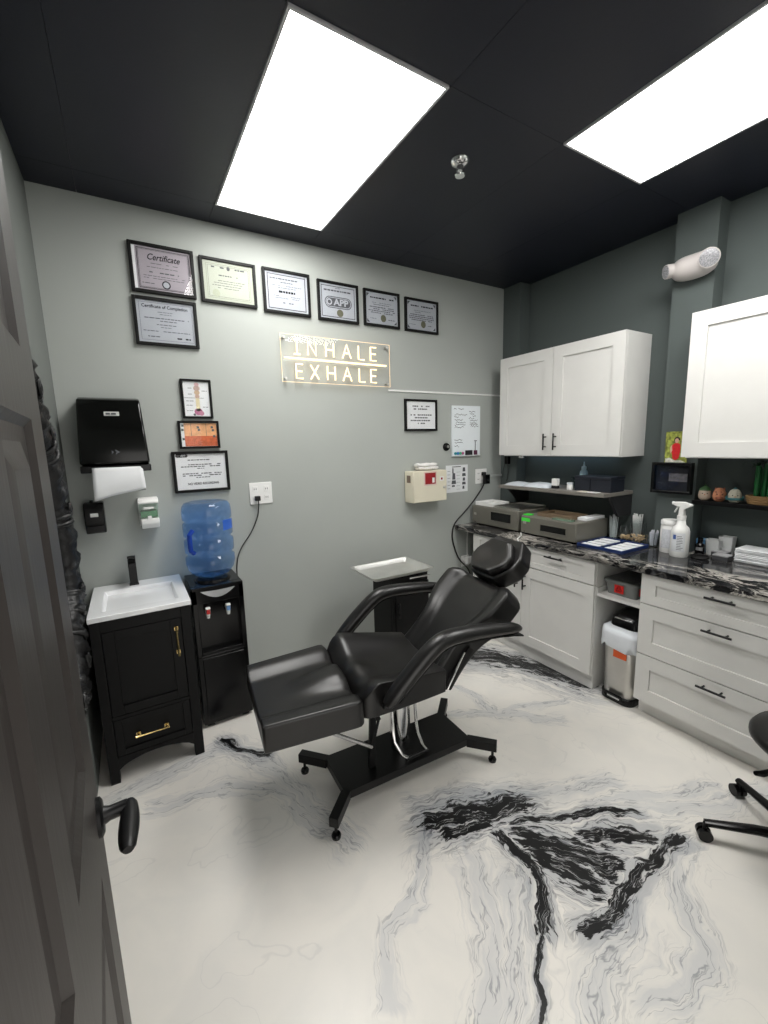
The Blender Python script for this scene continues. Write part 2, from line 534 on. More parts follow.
# open door, six moulded panels, lever handle
def make_door():
    az = radians(-2.4)
    L = Vector((-2.550, -1.885, 0))
    e = Vector((sin(az), cos(az), 0)); n = Vector((cos(az), -sin(az), 0))
    W, Ht, T = 0.90, 2.13, 0.044
    t = thing('door_1', 'charcoal six panel door standing open', None, tuple(L-e*W), 0, kind='structure')
    def P(s, z, o): return L-e*s+n*o+Vector((0, 0, z))
    def slab(g, s0, s1, z0, z1, o0, o1):
        g.add([P(s0, z0, o0), P(s1, z0, o0), P(s1, z1, o0), P(s0, z1, o0), P(s0, z0, o1), P(s1, z0, o1), P(s1, z1, o1), P(s0, z1, o1)],
              [(0, 1, 2, 3), (7, 6, 5, 4), (0, 4, 5, 1), (1, 5, 6, 2), (2, 6, 7, 3), (3, 7, 4, 0)])
    cols = [(0.135, 0.40), (0.50, 0.765)]
    rows = [(0.24, 0.878), (1.092, 1.690), (1.795, 2.015)]
    g = G()
    # stiles and rails
    slab(g, 0, 0.135, 0.008, Ht, -T, 0); slab(g, 0.40, 0.50, 0.008, Ht, -T, 0); slab(g, 0.765, W, 0.008, Ht, -T, 0)
    zz = [0.008]+[a for r in rows for a in r]+[Ht]
    for k in range(0, len(zz), 2):
        for c0, c1 in cols: slab(g, c0, c1, zz[k], zz[k+1], -T, 0)
    body = g.build('stiles_and_rails', M_DOOR, t, smooth=0)
    for z0, z1 in rows:
        for c0, c1 in cols:
            g = G()
            # raised and fielded panel: cove, flat, bevel, field
            rings = [(0.0, 0.0), (0.012, -0.009), (0.026, -0.012), (0.034, -0.013), (0.070, -0.003), (0.071, -0.003)]
            vs = []
            for d, o in rings:
                vs += [P(c0+d, z0+d, o), P(c1-d, z0+d, o), P(c1-d, z1-d, o), P(c0+d, z1-d, o)]
            fs = []
            for k in range(len(rings)-1):
                for q in range(4):
                    fs.append((k*4+q, k*4+(q+1) % 4, k*4+4+(q+1) % 4, k*4+4+q))
            m = (len(rings)-1)*4
            fs.append((m, m+1, m+2, m+3))
            # back of the panel so that it has thickness
            bk = len(vs)
            vs += [P(c0, z0, -T+0.01), P(c1, z0, -T+0.01), P(c1, z1, -T+0.01), P(c0, z1, -T+0.01)]
            fs.append((bk, bk+3, bk+2, bk+1))
            for q in range(4): fs.append((q, bk+q, bk+(q+1) % 4, (q+1) % 4))
            g.add(vs, fs).build('door_panel', M_DOOR, t, smooth=20)
    # lever set
    hz = 0.935; hs = 0.055
    mh = M_BLACKMETAL
    hd = G().tube([P(hs, hz, 0.0), P(hs, hz, 0.006), P(hs, hz, 0.010)], [0.036, 0.036, 0.029], 28).build('lever_handle', mh, t)
    G().tube([P(hs, hz, 0.008), P(hs, hz, 0.02), P(hs, hz, 0.050)], [0.018, 0.0135, 0.0135], 16).build('spindle', mh, hd)
    pts = []; rs = []
    for k in range(13):
        f = k/12
        s = hs-0.012+0.125*f
        pts.append(P(s, hz-0.004*sin(pi*f), 0.050+0.004*cos(pi*f)))
        rs.append(0.0155*(0.72 if k in (0,) else 1.0)*(0.8+0.35*sin(pi*min(1, f*1.0)) if f < 0.98 else 0.55))
    G().tube(pts, rs, 14, flat=0.8).build('lever', mh, hd)
make_door()

# ------------------------------------------------------------------ cabinets and worktop on the slate wall
def bar_handle(parent, x, y0, y1, z0, z1):
    """black bar pull on a face that looks towards -X"""
    v = abs(z1-z0) > abs(y1-y0)
    a, b = Vector((x-0.032, y0, z0)), Vector((x-0.032, y1, z1))
    d = (b-a).normalized()
    g = G().tube([a, b], 0.006, 10)
    for f in (0.2, 0.8):
        p = a.lerp(b, f)
        g.tube([p, p+Vector((0.034, 0, 0))], 0.005, 8)
    return g.build('handle', M_BLACKMETAL, parent, label='black bar handle')

def shaker(name, parent, x, y0, y1, z0, z1, rail=0.078, th=0.020, rz=None):
    """door or drawer front facing -X with its outer face at x; y0 > y1"""
    rz = rail if rz is None else rz
    g = G().box(x, x+th, y0, y0-rail, z0, z1).box(x, x+th, y1+rail, y1, z0, z1)
    g.box(x, x+th, y0-rail, y1+rail, z0, z0+rz).box(x, x+th, y0-rail, y1+rail, z1-rz, z1)
    o = g.build(name, M_CAB, parent, smooth=0)
    G().box(x+0.009, x+th-0.002, y0-rail-0.0005, y1+rail+0.0005, z0+rz+0.0005, z1-rz-0.0005).build('panel', M_CAB, o, smooth=0)
    return o

XB = 0.020      # outer face of base doors
# base unit with two drawers above two doors
t = thing('base_cabinet', 'white base cabinet with two doors and two drawers near the back wall', 'cabinet', (0.35, -0.76, 0))
g = G().box(XB+0.022, 0.665, -0.215, -1.322, 0.10, 0.878)
g.box(XB+0.035, 0.665, -0.215, -1.322, 0.0, 0.10)
g.build('carcass', M_CAB, t, smooth=0, bevel=0.001)
ys = [-0.217, -0.742, -1.320]
for k in range(2):
    a, b = ys[k]-0.002, ys[k+1]+0.002
    d = shaker('drawer', t, XB, a, b, 0.722, 0.872, rz=0.038)
    c = (a+b)/2
    bar_handle(d, XB, c+0.07, c-0.07, 0.838, 0.838)
    d = shaker('door', t, XB, a, b, 0.108, 0.714)
    if k == 1: bar_handle(d, XB, a-0.035, a-0.035, 0.545, 0.665)
    else: bar_handle(d, XB, b+0.035, b+0.035, 0.545, 0.665)
# drawer unit
t = thing('drawer_cabinet', 'white three drawer base cabinet beside the open shelf bay', 'cabinet', (0.35, -1.99, 0))
g = G().box(XB+0.022, 0.665, -1.602, -2.378, 0.10, 0.878).box(0.09, 0.665, -1.602, -2.378, 0.0, 0.10)
g.build('carcass', M_CAB, t, smooth=0, bevel=0.001)
for z0, z1, rz in ((0.704, 0.872, 0.052), (0.400, 0.698, 0.08), (0.106, 0.394, 0.08)):
    d = shaker('drawer', t, XB, -1.604, -2.376, z0, z1, rz=rz)
    hz = {0.704: 0.835, 0.400: 0.66, 0.106: 0.354}[z0]
    bar_handle(d, XB, -1.925, -2.055, hz, hz)
t = thing('open_shelf_bay', 'white shelf board spanning the open bay between the base cabinets', 'shelf', (0.35, -1.462, 0.66))
G().box(0.05, 0.66, -1.3225, -1.6015, 0.648, 0.668).build('shelf_board', M_CAB, t, smooth=0, bevel=0.002)
G().box(0.05, 0.66, -1.3225, -1.3285, 0.668, 0.70).box(0.05, 0.66, -1.5955, -1.6015, 0.668, 0.70).build('cleat', M_CAB, t, smooth=0)
# worktop
g = G().prism([(0.0, -0.001), (0.0, -2.74), (XR-0.001, -2.74), (XR-0.001, -1.606), (XP-0.001, -1.606), (XP-0.001, -1.384), (XR-0.001, -1.384), (XR-0.001, -0.188), (XP-0.001, -0.188), (XP-0.001, -0.001)], 0.879, 0.915, 'z')
o = g.build('worktop', M_GRANITE, smooth=0, bevel=0.004)
tag(o, 'glossy black and white veined granite worktop over the white base cabinets', 'worktop')

# wall cabinets
XU, ZU0, ZU1 = 0.378, 1.517, 2.318
def wall_cabinet(label, y0, y1, splits, handles):
    t = thing('wall_cabinet', label, 'cabinet', (0.53, (y0+y1)/2, ZU0))
    back = XR-0.001
    G().box(XU+0.021, back, y0, y1, ZU0+0.002, ZU1).build('carcass', M_CAB, t, smooth=0, bevel=0.0015)
    G().box(XU+0.02, back, y0, y1, ZU0-0.006, ZU0+0.0015).build('bottom_panel', M_CAB, t, smooth=0)
    for k in range(len(splits)-1):
        d = shaker('door', t, XU, splits[k]-0.0015, splits[k+1]+0.0015, ZU0, ZU1, rail=0.082)
        if handles[k] is not None:
            bar_handle(d, XU, handles[k], handles[k], 1.560, 1.685)
wall_cabinet('white two door wall cabinet nearest the back wall with black bar handles', -0.189, -1.222, [-0.15, -0.680, -1.222], [-0.635, -0.725])
wall_cabinet('white wall cabinet mounted above the black display shelf', -1.606, -2.70, [-1.589, -2.145, -2.70], [-2.10, -2.19])

# trash can in the bay
def rrect(cx, cy, hx, hy, r, n=5):
    out = []
    for sx, sy, a0 in ((1, 1, 0), (-1, 1, 90), (-1, -1, 180), (1, -1, 270)):
        for k in range(n+1):
            a = radians(a0+90*k/n)
            out.append((cx+sx*(hx-r)+r*cos(a), cy+sy*(hy-r)+r*sin(a)))
    return out
def loft(g, sections):
    base = len(g.v); n = len(sections[0][0])
    for poly, z in sections:
        g.v += [Vector((a, b, z)) for a, b in poly]
    for i in range(len(sections)-1):
        for k in range(n):
            a = base+i*n+k; b = base+i*n+(k+1) % n
            g.f.append((a, b, b+n, a+n))
    g.f.append(tuple(base+k for k in reversed(range(n))))
    g.f.append(tuple(base+(len(sections)-1)*n+k for k in range(n)))
    return g
def trash_can():
    cx, cy = 0.215, -1.478
    t = thing('trash_can', 'steel pedal trash can with white liner in the open bay', 'trash can', (cx, cy, 0))
    loft(G(), [(rrect(cx, cy, 0.176, 0.104, 0.055), 0.0), (rrect(cx, cy, 0.176, 0.104, 0.055), 0.045)]).build('base', M_BLACKPLASTIC, t, bevel=0.004)
    loft(G(), [(rrect(cx, cy, 0.165, 0.094, 0.05), 0.045), (rrect(cx, cy, 0.175, 0.103, 0.055), 0.44)]).build('body', M_STEEL, t)
    M_LINER = mat('white_bin_liner', (226, 230, 236), 0.35, var=0.03, bump=0.3, bscale=40)
    g = G()
    rnd = random.Random(4)
    secs = []
    n = 6
    for z, gr in ((0.365, 0.012), (0.385, 0.018), (0.41, 0.012), (0.44, 0.016), (0.47, 0.008), (0.478, -0.006)):
        poly = []
        for i, (a, b) in enumerate(rrect(cx, cy, 0.176+gr, 0.104+min(gr, 0.010), 0.055, n)):
            k = 1+0.02*sin(i*2.3+z*60)
            poly.append((cx+(a-cx)*k, cy+(b-cy)*k))
        secs.append((poly, z))
    # wavy lower hem
    loft(g, secs)
    m = len(secs[0][0])
    for i in range(m): g.v[i].z += 0.022*sin(i*1.7)
    g.build('liner', M_LINER, t, smooth=60)
    loft(G(), [(rrect(cx+0.02, cy, 0.150, 0.094, 0.05), 0.47), (rrect(cx+0.025, cy, 0.145, 0.088, 0.05), 0.53), (rrect(cx+0.045, cy, 0.11, 0.06, 0.04), 0.565), (rrect(cx+0.05, cy, 0.07, 0.03, 0.02), 0.572)]).build('lid', M_BLACKPLASTIC, t, smooth=60)
    g = G().tube([(cx-0.172, cy-0.055, 0.03), (cx-0.19, cy-0.05, 0.03), (cx-0.19, cy-0.05, 0.055), (cx-0.19, cy+0.05, 0.055), (cx-0.19, cy+0.05, 0.03), (cx-0.172, cy+0.055, 0.03)], 0.010, 8)
    p = g.build('pedal', M_BLACKPLASTIC, t)
    G().box(cx-0.187, cx-0.172, cy-0.040, cy+0.040, 0.03, 0.047).build('pedal_plate', M_CHROME, p, bevel=0.002)
    G().box(cx-0.1785, cx-0.172, cy-0.06, cy+0.02, 0.300, 0.362).build('sticker', mat('orange_sticker', (222, 92, 40), 0.5), t, smooth=0, label='orange warning sticker')
    g = G()
    g.add([(cx-0.10, cy-0.05, 0.5585), (cx-0.10, cy+0.05, 0.5585), (cx-0.085, cy+0.03, 0.564), (cx-0.085, cy-0.03, 0.564)], [(0, 1, 2, 3)])
    G().box(cx-0.126, cx-0.112, cy-0.055, cy+0.055, 0.528, 0.5345).build('lid_badge', M_CHROME, t, bevel=0.002)
trash_can()

# sharps tub on the bay shelf
t = thing('biohazard_tub', 'clear grey lidded tub with red biohazard sticker on the bay shelf', 'container', (0.2, -1.42, 0.668))
M_TUB = mat('smoky_clear_plastic', (164, 168, 166), 0.15, var=0.03, trans=0.5)
loft(G(), [(rrect(0.24, -1.44, 0.13, 0.092, 0.02), 0.6685), (rrect(0.24, -1.44, 0.14, 0.098, 0.02), 0.745)]).build('tub', M_TUB, t)
loft(G(), [(rrect(0.24, -1.44, 0.150, 0.106, 0.02), 0.746), (rrect(0.24, -1.44, 0.150, 0.106, 0.02), 0.758), (rrect(0.24, -1.44, 0.142, 0.098, 0.02), 0.766)]).build('lid', M_TUB, t)
M_REDST = mat('red_sticker', (214, 34, 28), 0.5, var=0.0)
s = G().box(0.0985, 0.1005, -1.405, -1.462, 0.688, 0.738).build('sticker', M_REDST, t, smooth=0)
g = G()
for k in range(3):
    a0 = radians(90+120*k)
    pts = []
    for q in range(11):
        a = a0+radians(-140+280*q/10)
        pts.append((0.0975, -1.4335-(0.010*cos(a0)+0.008*cos(a)), 0.712+0.010*sin(a0)+0.008*sin(a)))
    g.tube(pts, 0.0016, 6)
g.build('biohazard_mark', M_INK, s)
G().box(0.13, 0.20, -1.5385, -1.5405, 0.69, 0.735).build('sticker', M_REDST, t, smooth=0)

# ------------------------------------------------------------------ reclining treatment chair
CH = thing('treatment_chair', 'black leather reclining treatment chair on a black steel base', 'chair', (-1.385, -1.19, 0), 0)
ROOT_CH = Matrix.Translation(Vector((-1.38, -1.19, 0))) @ Matrix.Rotation(radians(-6.5), 4, 'Z')
def CP(p):      # chair frame (u towards the head, v lateral, z up) to the world
    return ROOT_CH @ Vector(p)
def cushion(fw, ftop, L, th, xf, nu=22, nv=20, under=0.0):
    """padded slab: s along, t across, n up; fw half width, ftop height of the upper face"""
    g = G()
    ss = [i/nu for i in range(nu+1)]
    ts = [-1+2*j/nv for j in range(nv+1)]
    ids = {}
    for side in (0, 1):
        for i, s in enumerate(ss):
            for j, q in enumerate(ts):
                w_ = fw(s)
                n_ = ftop(s, q) if side == 0 else -th+under*q*q
                ids[side, i, j] = len(g.v)
                g.v.append(Vector(xf(s*L, q*w_, n_)))
    for i in range(nu):
        for j in range(nv):
            g.f.append((ids[0, i, j], ids[0, i+1, j], ids[0, i+1, j+1], ids[0, i, j+1]))
            g.f.append((ids[1, i, j], ids[1, i, j+1], ids[1, i+1, j+1], ids[1, i+1, j]))
        for j in (0, nv):
            g.f.append((ids[0, i, j], ids[0, i+1, j], ids[1, i+1, j], ids[1, i, j]))
    for j in range(nv):
        for i in (0, nu):
            g.f.append((ids[0, i, j], ids[0, i, j+1], ids[1, i, j+1], ids[1, i, j]))
    return g
def frame_xf(u0, z0, ang):
    c, s_ = cos(ang), sin(ang)
    return lambda s, v, n: CP((u0+c*s-s_*n, v, z0+s_*s+c*n))
def edge_soft(t, p=6, d=0.012):
    return -d*abs(t)**p
# leg rest
def sstep(x, a, b):
    x = max(0.0, min(1.0, (x-a)/(b-a)))
    return x*x*(3-2*x)
def leg_top(s, q):
    ridge = 0.040*sstep(s, 0.25, 0.95)*(1-sstep(abs(q), 0.05+0.10*s, 0.16+0.30*s))
    bol = 0.036*sstep(abs(q), 0.55, 0.80)
    return bol+ridge-0.014-0.016*sstep(s, 0.94, 1.0)
leg = cushion(lambda s: 0.258+0.032*s-0.02*max(0, (s-0.93)/0.07)**2, leg_top, 0.405, 0.095, frame_xf(-0.692, 0.578, radians(1.5)))
leg.build('leg_rest', M_LEATHER, CH, smooth=60, bevel=0.010, seg=3)
# seat
def seat_top(s, q):
    bol = 0.070*sstep(abs(q), 0.35, 0.95)*(1-0.75*s)
    front = -0.085*max(0, (0.20-s)/0.20)**2
    dish = -0.020*exp(-((s-0.55)/0.3)**2-(q/0.6)**2)
    ridge = 0.026*(1-sstep(abs(q), 0.0, 0.30))*max(0, 1-s*2.5)
    return bol+front+ridge+dish+0.010
def seat_w(s):
    return 0.275-0.045*s**1.5-0.02*max(0, (0.1-s)/0.1)**2
seat = cushion(seat_w, seat_top, 0.425, 0.080, frame_xf(-0.285, 0.590, radians(-2)))
seat.build('seat', M_LEATHER, CH, smooth=60, bevel=0.016, seg=3)
# backrest
BA = radians(44.5)
def back_w(s):
    w0 = 0.205-0.02*sin(pi*min(1, s/0.6))
    sh = 0.055/(1+exp(-(s-0.60)*16))
    cut = -0.055*max(0, (s-0.90)/0.10)**2
    return w0+sh+cut
def back_top(s, q):
    return 0.036*sstep(abs(q), 0.55, 0.85)+0.010*sin(pi*s)-0.022*max(0, (s-0.93)/0.07)**2
back = cushion(back_w, back_top, 0.555, 0.088, frame_xf(0.122, 0.530, BA), 28)
back.build('backrest', M_LEATHER, CH, smooth=60, bevel=0.016, seg=3)
# head rest: shell with a raised pad
HA = radians(42)
hx = frame_xf(0.512, 0.936, HA)
def hex_w(wm, k):
    return lambda s: wm*(1-k*max(0, (0.34-s)/0.34)-k*max(0, (s-0.60)/0.40))
hs = cushion(hex_w(0.168, 0.42), lambda s, q: 0.012*abs(q)**2, 0.262, 0.085, hx, 14, 14).build('headrest_shell', M_LEATHER, CH, smooth=60, bevel=0.016, seg=3)
hp = cushion(hex_w(0.138, 0.42), lambda s, q: 0.054-0.018*(1-q*q)*sin(pi*s)-0.014*abs(q)**6, 0.20, -0.005, lambda s, v, n: hx(s+0.012, v, n), 14, 14)
hp.build('headrest_pad', M_LEATHER, hs, smooth=60, bevel=0.014, seg=3)
g = G()
for v in (-0.05, 0.05):
    g.bar(CP((0.47, v, 0.80)), CP((0.62, v, 0.92)), 0.02, 0.006)
g.build('headrest_bracket', M_CHROME, CH)
# arms
def arm(v):
    pts, rs = [], []
    path = [(-0.215, 0.600), (-0.17, 0.645), (-0.10, 0.712), (-0.03, 0.775), (0.03, 0.820), (0.075, 0.836), (0.14, 0.838), (0.24, 0.832), (0.34, 0.823), (0.42, 0.812), (0.475, 0.800), (0.495, 0.793)]
    rr = [0.026, 0.034, 0.036, 0.036, 0.037, 0.037, 0.035, 0.034, 0.033, 0.030, 0.020, 0.006]
    for (u, z), r in zip(path, rr):
        pts.append(CP((u, v, z-0.022))); rs.append(r*1.14)
    o = G().tube(pts, rs, 16, flat=0.85).build('armrest', M_LEATHER, CH, smooth=80, subsurf=1)
    g = G()
    low = [CP((u+0.012, v, z-0.055)) for u, z in path[1:-1]]
    for a, b in zip(low[:-1], low[1:]):
        g.bar(a, b, 0.045, 0.006)
    g.build('arm_plate', M_BLACKMETAL, o)
    # bracket from the seat frame to the arm foot
    G().bar(CP((-0.17, v*0.55, 0.51)), CP((-0.19, v, 0.575)), 0.05, 0.012).build('arm_bracket', M_BLACKMETAL, o)
arm(-0.325); arm(0.325)
# seat frame, lift column and linkage
g = G()
g.add([CP(p) for p in ((-0.22, -0.19, 0.475), (0.20, -0.19, 0.475), (0.20, 0.19, 0.475), (-0.22, 0.19, 0.475), (-0.22, -0.19, 0.502), (0.20, -0.19, 0.502), (0.20, 0.19, 0.502), (-0.22, 0.19, 0.502))],
      [(0, 3, 2, 1), (4, 5, 6, 7), (0, 1, 5, 4), (1, 2, 6, 5), (2, 3, 7, 6), (3, 0, 4, 7)])
g.build('seat_frame', M_BLACKMETAL, CH, smooth=0, bevel=0.003)
g = G().bar(CP((0.16, -0.20, 0.50)), CP((0.30, -0.2, 0.66)), 0.006, 0.03).bar(CP((0.16, 0.20, 0.50)), CP((0.30, 0.2, 0.66)), 0.006, 0.03)
g.bar(CP((0.10, 0, 0.50)), CP((0.20, 0, 0.58)), 0.30, 0.03)
g.build('back_hinge', M_BLACKMETAL, CH)
for v in (-0.215, 0.215):
    G().tube([CP((0.155, v, 0.495)), CP((0.25, v, 0.66))], 0.005, 8).build('recline_strut', M_CHROME, CH)
cx, cy = -1.375, -1.195
G().tube([(cx, cy, 0.111), (cx, cy, 0.43)], 0.052, 28).build('lift_piston', M_CHROME, CH)
G().tube([(cx, cy, 0.425), (cx, cy, 0.476)], [0.062, 0.085], 28).build('lift_housing', M_BLACKMETAL, CH)
for dx in (-0.075, 0.062):
    pts = [(cx+dx, cy-0.04, 0.46), (cx+dx, cy-0.05, 0.30), (cx+dx, cy-0.055, 0.25), (cx+dx-0.005, cy-0.075, 0.21), (cx+dx*0.9+0.01, cy-0.105, 0.150), (cx+dx*0.8+0.03, cy-0.118, 0.128)]
    G().tube(pts, 0.008, 10).build('pump_lever_rod', M_CHROME, CH)
G().tube([(cx-0.04, cy-0.118, 0.128), (cx+0.085, cy-0.118, 0.128)], 0.0095, 10).build('pump_pedal', M_BLACKMETAL, CH)
# leg rest linkage
g = G().bar(CP((-0.20, -0.10, 0.475)), CP((-0.15, -0.10, 0.36)), 0.022, 0.006, (0, 1, 0)).bar(CP((-0.15, -0.10, 0.37)), CP((-0.20, -0.10, 0.19)), 0.012, 0.006, (0, 1, 0))
g.build('leg_link', M_BLACKMETAL, CH)
G().tube([CP((-0.19, -0.10, 0.235)), CP((-0.42, -0.10, 0.40)), CP((-0.44, -0.10, 0.478))], 0.009, 10).build('leg_strut', M_CHROME, CH)
G().bar((-1.55, -1.235, 0.44), (-1.575, -1.25, 0.115), 0.014, 0.032, (1, 0, 0)).build('height_pedal', M_BLACKMETAL, CH)
# base plate with four splayed legs
def base_frame():
    a = radians(-2.5)
    c = Vector((-1.388, -1.203, 0))
    def BP(x, y, z): return (c.x+x*cos(a)-y*sin(a), c.y+x*sin(a)+y*cos(a), z)
    g = G()
    hx_, hy_ = 0.355, 0.130
    poly = [(-hx_, -hy_), (hx_, -hy_), (hx_, hy_), (-hx_, hy_)]
    vs = [BP(x, y, 0.072) for x, y in poly]+[BP(x, y, 0.111) for x, y in poly]
    g.add(vs, [(0, 3, 2, 1), (4, 5, 6, 7), (0, 1, 5, 4), (1, 2, 6, 5), (2, 3, 7, 6), (3, 0, 4, 7)])
    b = g.build('base_plate', M_BLACKMETAL, CH, smooth=0, bevel=0.002)
    for sx, sy in ((-1, -1), (1, -1), (1, 1), (-1, 1)):
        p = BP(sx*(hx_-0.01), sy*(hy_-0.015), 0.0885); q = BP(sx*(hx_+0.095), sy*(hy_+0.095), 0.0885)
        l = G().bar(p, q, 0.042, 0.045).build('base_leg', M_BLACKMETAL, CH, smooth=0, bevel=0.002)
        f = BP(sx*(hx_+0.08), sy*(hy_+0.08), 0)
        G().tube([(f[0], f[1], 0.0), (f[0], f[1], 0.012), (f[0], f[1], 0.02), (f[0], f[1], 0.022), (f[0], f[1], 0.068)], [0.019, 0.021, 0.017, 0.007, 0.007], 16).build('foot', M_BLACKPLASTIC, l)
base_frame()

# ------------------------------------------------------------------ vanity with basin
def vanity():
    x0, x1, yb, yf = -2.660, -2.226, -0.004, -0.540
    t = thing('sink_vanity', 'black single door sink vanity with white basin in the corner', 'vanity', ((x0+x1)/2, -0.27, 0))
    m = M_BLACKWOOD
    g = G().box(x0+0.006, x1-0.006, yf+0.022, yb-0.004, 0.13, 0.845)
    g.build('carcass', m, t, smooth=0)
    for a, b, nm in ((x0, x0+0.042, 'leg'), (x1-0.046, x1, 'leg')):
        for c, d in ((yf, yf+0.05), (yb-0.05, yb-0.003)):
            G().box(a, b, c, d, 0.0, 0.848).build('leg', m, t, smooth=0, bevel=0.002)
    g = G()
    # face frame rails and the arched apron
    G().box(x0+0.042, x1-0.046, yf+0.002, yf+0.022, 0.792, 0.846).build('rail', m, t, smooth=0)
    G().box(x0+0.042, x1-0.046, yf+0.002, yf+0.022, 0.335, 0.352).build('rail', m, t, smooth=0)
    n = 14
    a, b = x0+0.042, x1-0.046
    poly = [(a, 0.136), (b, 0.136)]
    for k in range(n+1):
        f = k/n
        poly.append((b+(a-b)*f, 0.066+0.05*sin(pi*f)**0.6))
    G().prism(poly, yf+0.003, yf+0.02, 'y').build('apron', m, t, smooth=0)
    def front(name, a, b, z0, z1, rail):
        y = yf+0.001
        g = G().box(a, a+rail, y, y+0.02, z0, z1).box(b-rail, b, y, y+0.02, z0, z1)
        g.box(a+rail, b-rail, y, y+0.02, z0, z0+rail*0.9).box(a+rail, b-rail, y, y+0.02, z1-rail*0.9, z1)
        o = g.build(name, m, t, smooth=0, bevel=0.0015)
        G().box(a+rail, b-rail, y+0.010, y+0.019, z0+rail*0.9, z1-rail*0.9).build('panel', m, o, smooth=0)
        return o
    d = front('door', x0+0.045, x1-0.049, 0.355, 0.789, 0.05)
    def pull(par, p, q):
        p, q = Vector(p), Vector(q)
        dr = (q-p).normalized()
        g = G().tube([p, p+dr*0.01, (p+q)/2, q-dr*0.01, q], [0.0068, 0.0048, 0.0042, 0.0048, 0.0068], 10)
        for f in (0.08, 0.92):
            c = p.lerp(q, f)
            g.tube([c, c+Vector((0, 0.028, 0))], 0.0055, 8)
            g.obox(c+Vector((0, 0.0255, 0)), dr*0.010, (0, 0.002, 0), dr.cross(Vector((0, 1, 0)))*0.009)
        g.build('handle', M_GOLD, par, label='gold pull handle')
    pull(d, (-2.300, yf-0.027, 0.750), (-2.300, yf-0.027, 0.600))
    d = front('drawer', x0+0.045, x1-0.049, 0.140, 0.332, 0.034)
    pull(d, (-2.530, yf-0.027, 0.233), (-2.380, yf-0.027, 0.233))
    # ceramic top with a sunken rectangular basin
    X0, X1, Y0, Y1, ZT = x0-0.004, x1+0.006, yf-0.012, yb, 0.876
    bx0, bx1, by0, by1 = X0+0.055, X1-0.05, Y0+0.075, Y1-0.125
    g = G()
    rings = [((X0, X1, Y0, Y1), ZT-0.026), ((X0, X1, Y0, Y1), ZT), ((bx0, bx1, by0, by1), ZT-0.001), ((bx0+0.006, bx1-0.006, by0+0.006, by1-0.006), ZT-0.008),
             ((bx0+0.045, bx1-0.03, by0+0.03, by1-0.012), ZT-0.085), ((bx0+0.07, bx1-0.05, by0+0.06, by1-0.03), ZT-0.095)]
    vs = []
    for (a, b, c, d_), z in rings:
        vs += [(a, c, z), (b, c, z), (b, d_, z), (a, d_, z)]
    fs = [(3, 2, 1, 0)]
    for k in range(len(rings)-1):
        for q in range(4): fs.append((k*4+q, k*4+(q+1) % 4, k*4+4+(q+1) % 4, k*4+4+q))
    m4 = (len(rings)-1)*4
    fs.append((m4, m4+1, m4+2, m4+3))
    b = g.add(vs, fs).build('basin_top', M_CERAMIC, t, smooth=50, bevel=0.004, seg=3)
    G().tube([(-2.462, by1-0.0225, ZT-0.045), (-2.462, by1-0.014, ZT-0.0405)], 0.012, 16).build('overflow_hole', M_BLACKMETAL, b)
    # faucet
    fx, fy = -2.463, -0.075
    f = G().box(fx-0.024, fx+0.024, fy-0.022, fy+0.022, ZT, ZT+0.006).build('faucet', M_BLACKMETAL, t, bevel=0.001)
    G().box(fx-0.020, fx+0.020, fy-0.018, fy+0.018, ZT+0.006, ZT+0.150).build('faucet_body', M_BLACKMETAL, f, bevel=0.002)
    g = G().obox((fx, fy-0.055, ZT+0.125), (0.019, 0, 0), (0, 0.045, -0.010), (0, 0.002, 0.009))
    g.build('spout', M_BLACKMETAL, f, bevel=0.002)
    G().obox((fx, fy-0.006, ZT+0.163), (0.020, 0, 0), (0, 0.034, -0.006), (0, 0.001, 0.006)).build('lever', M_BLACKMETAL, f, bevel=0.002)
vanity()

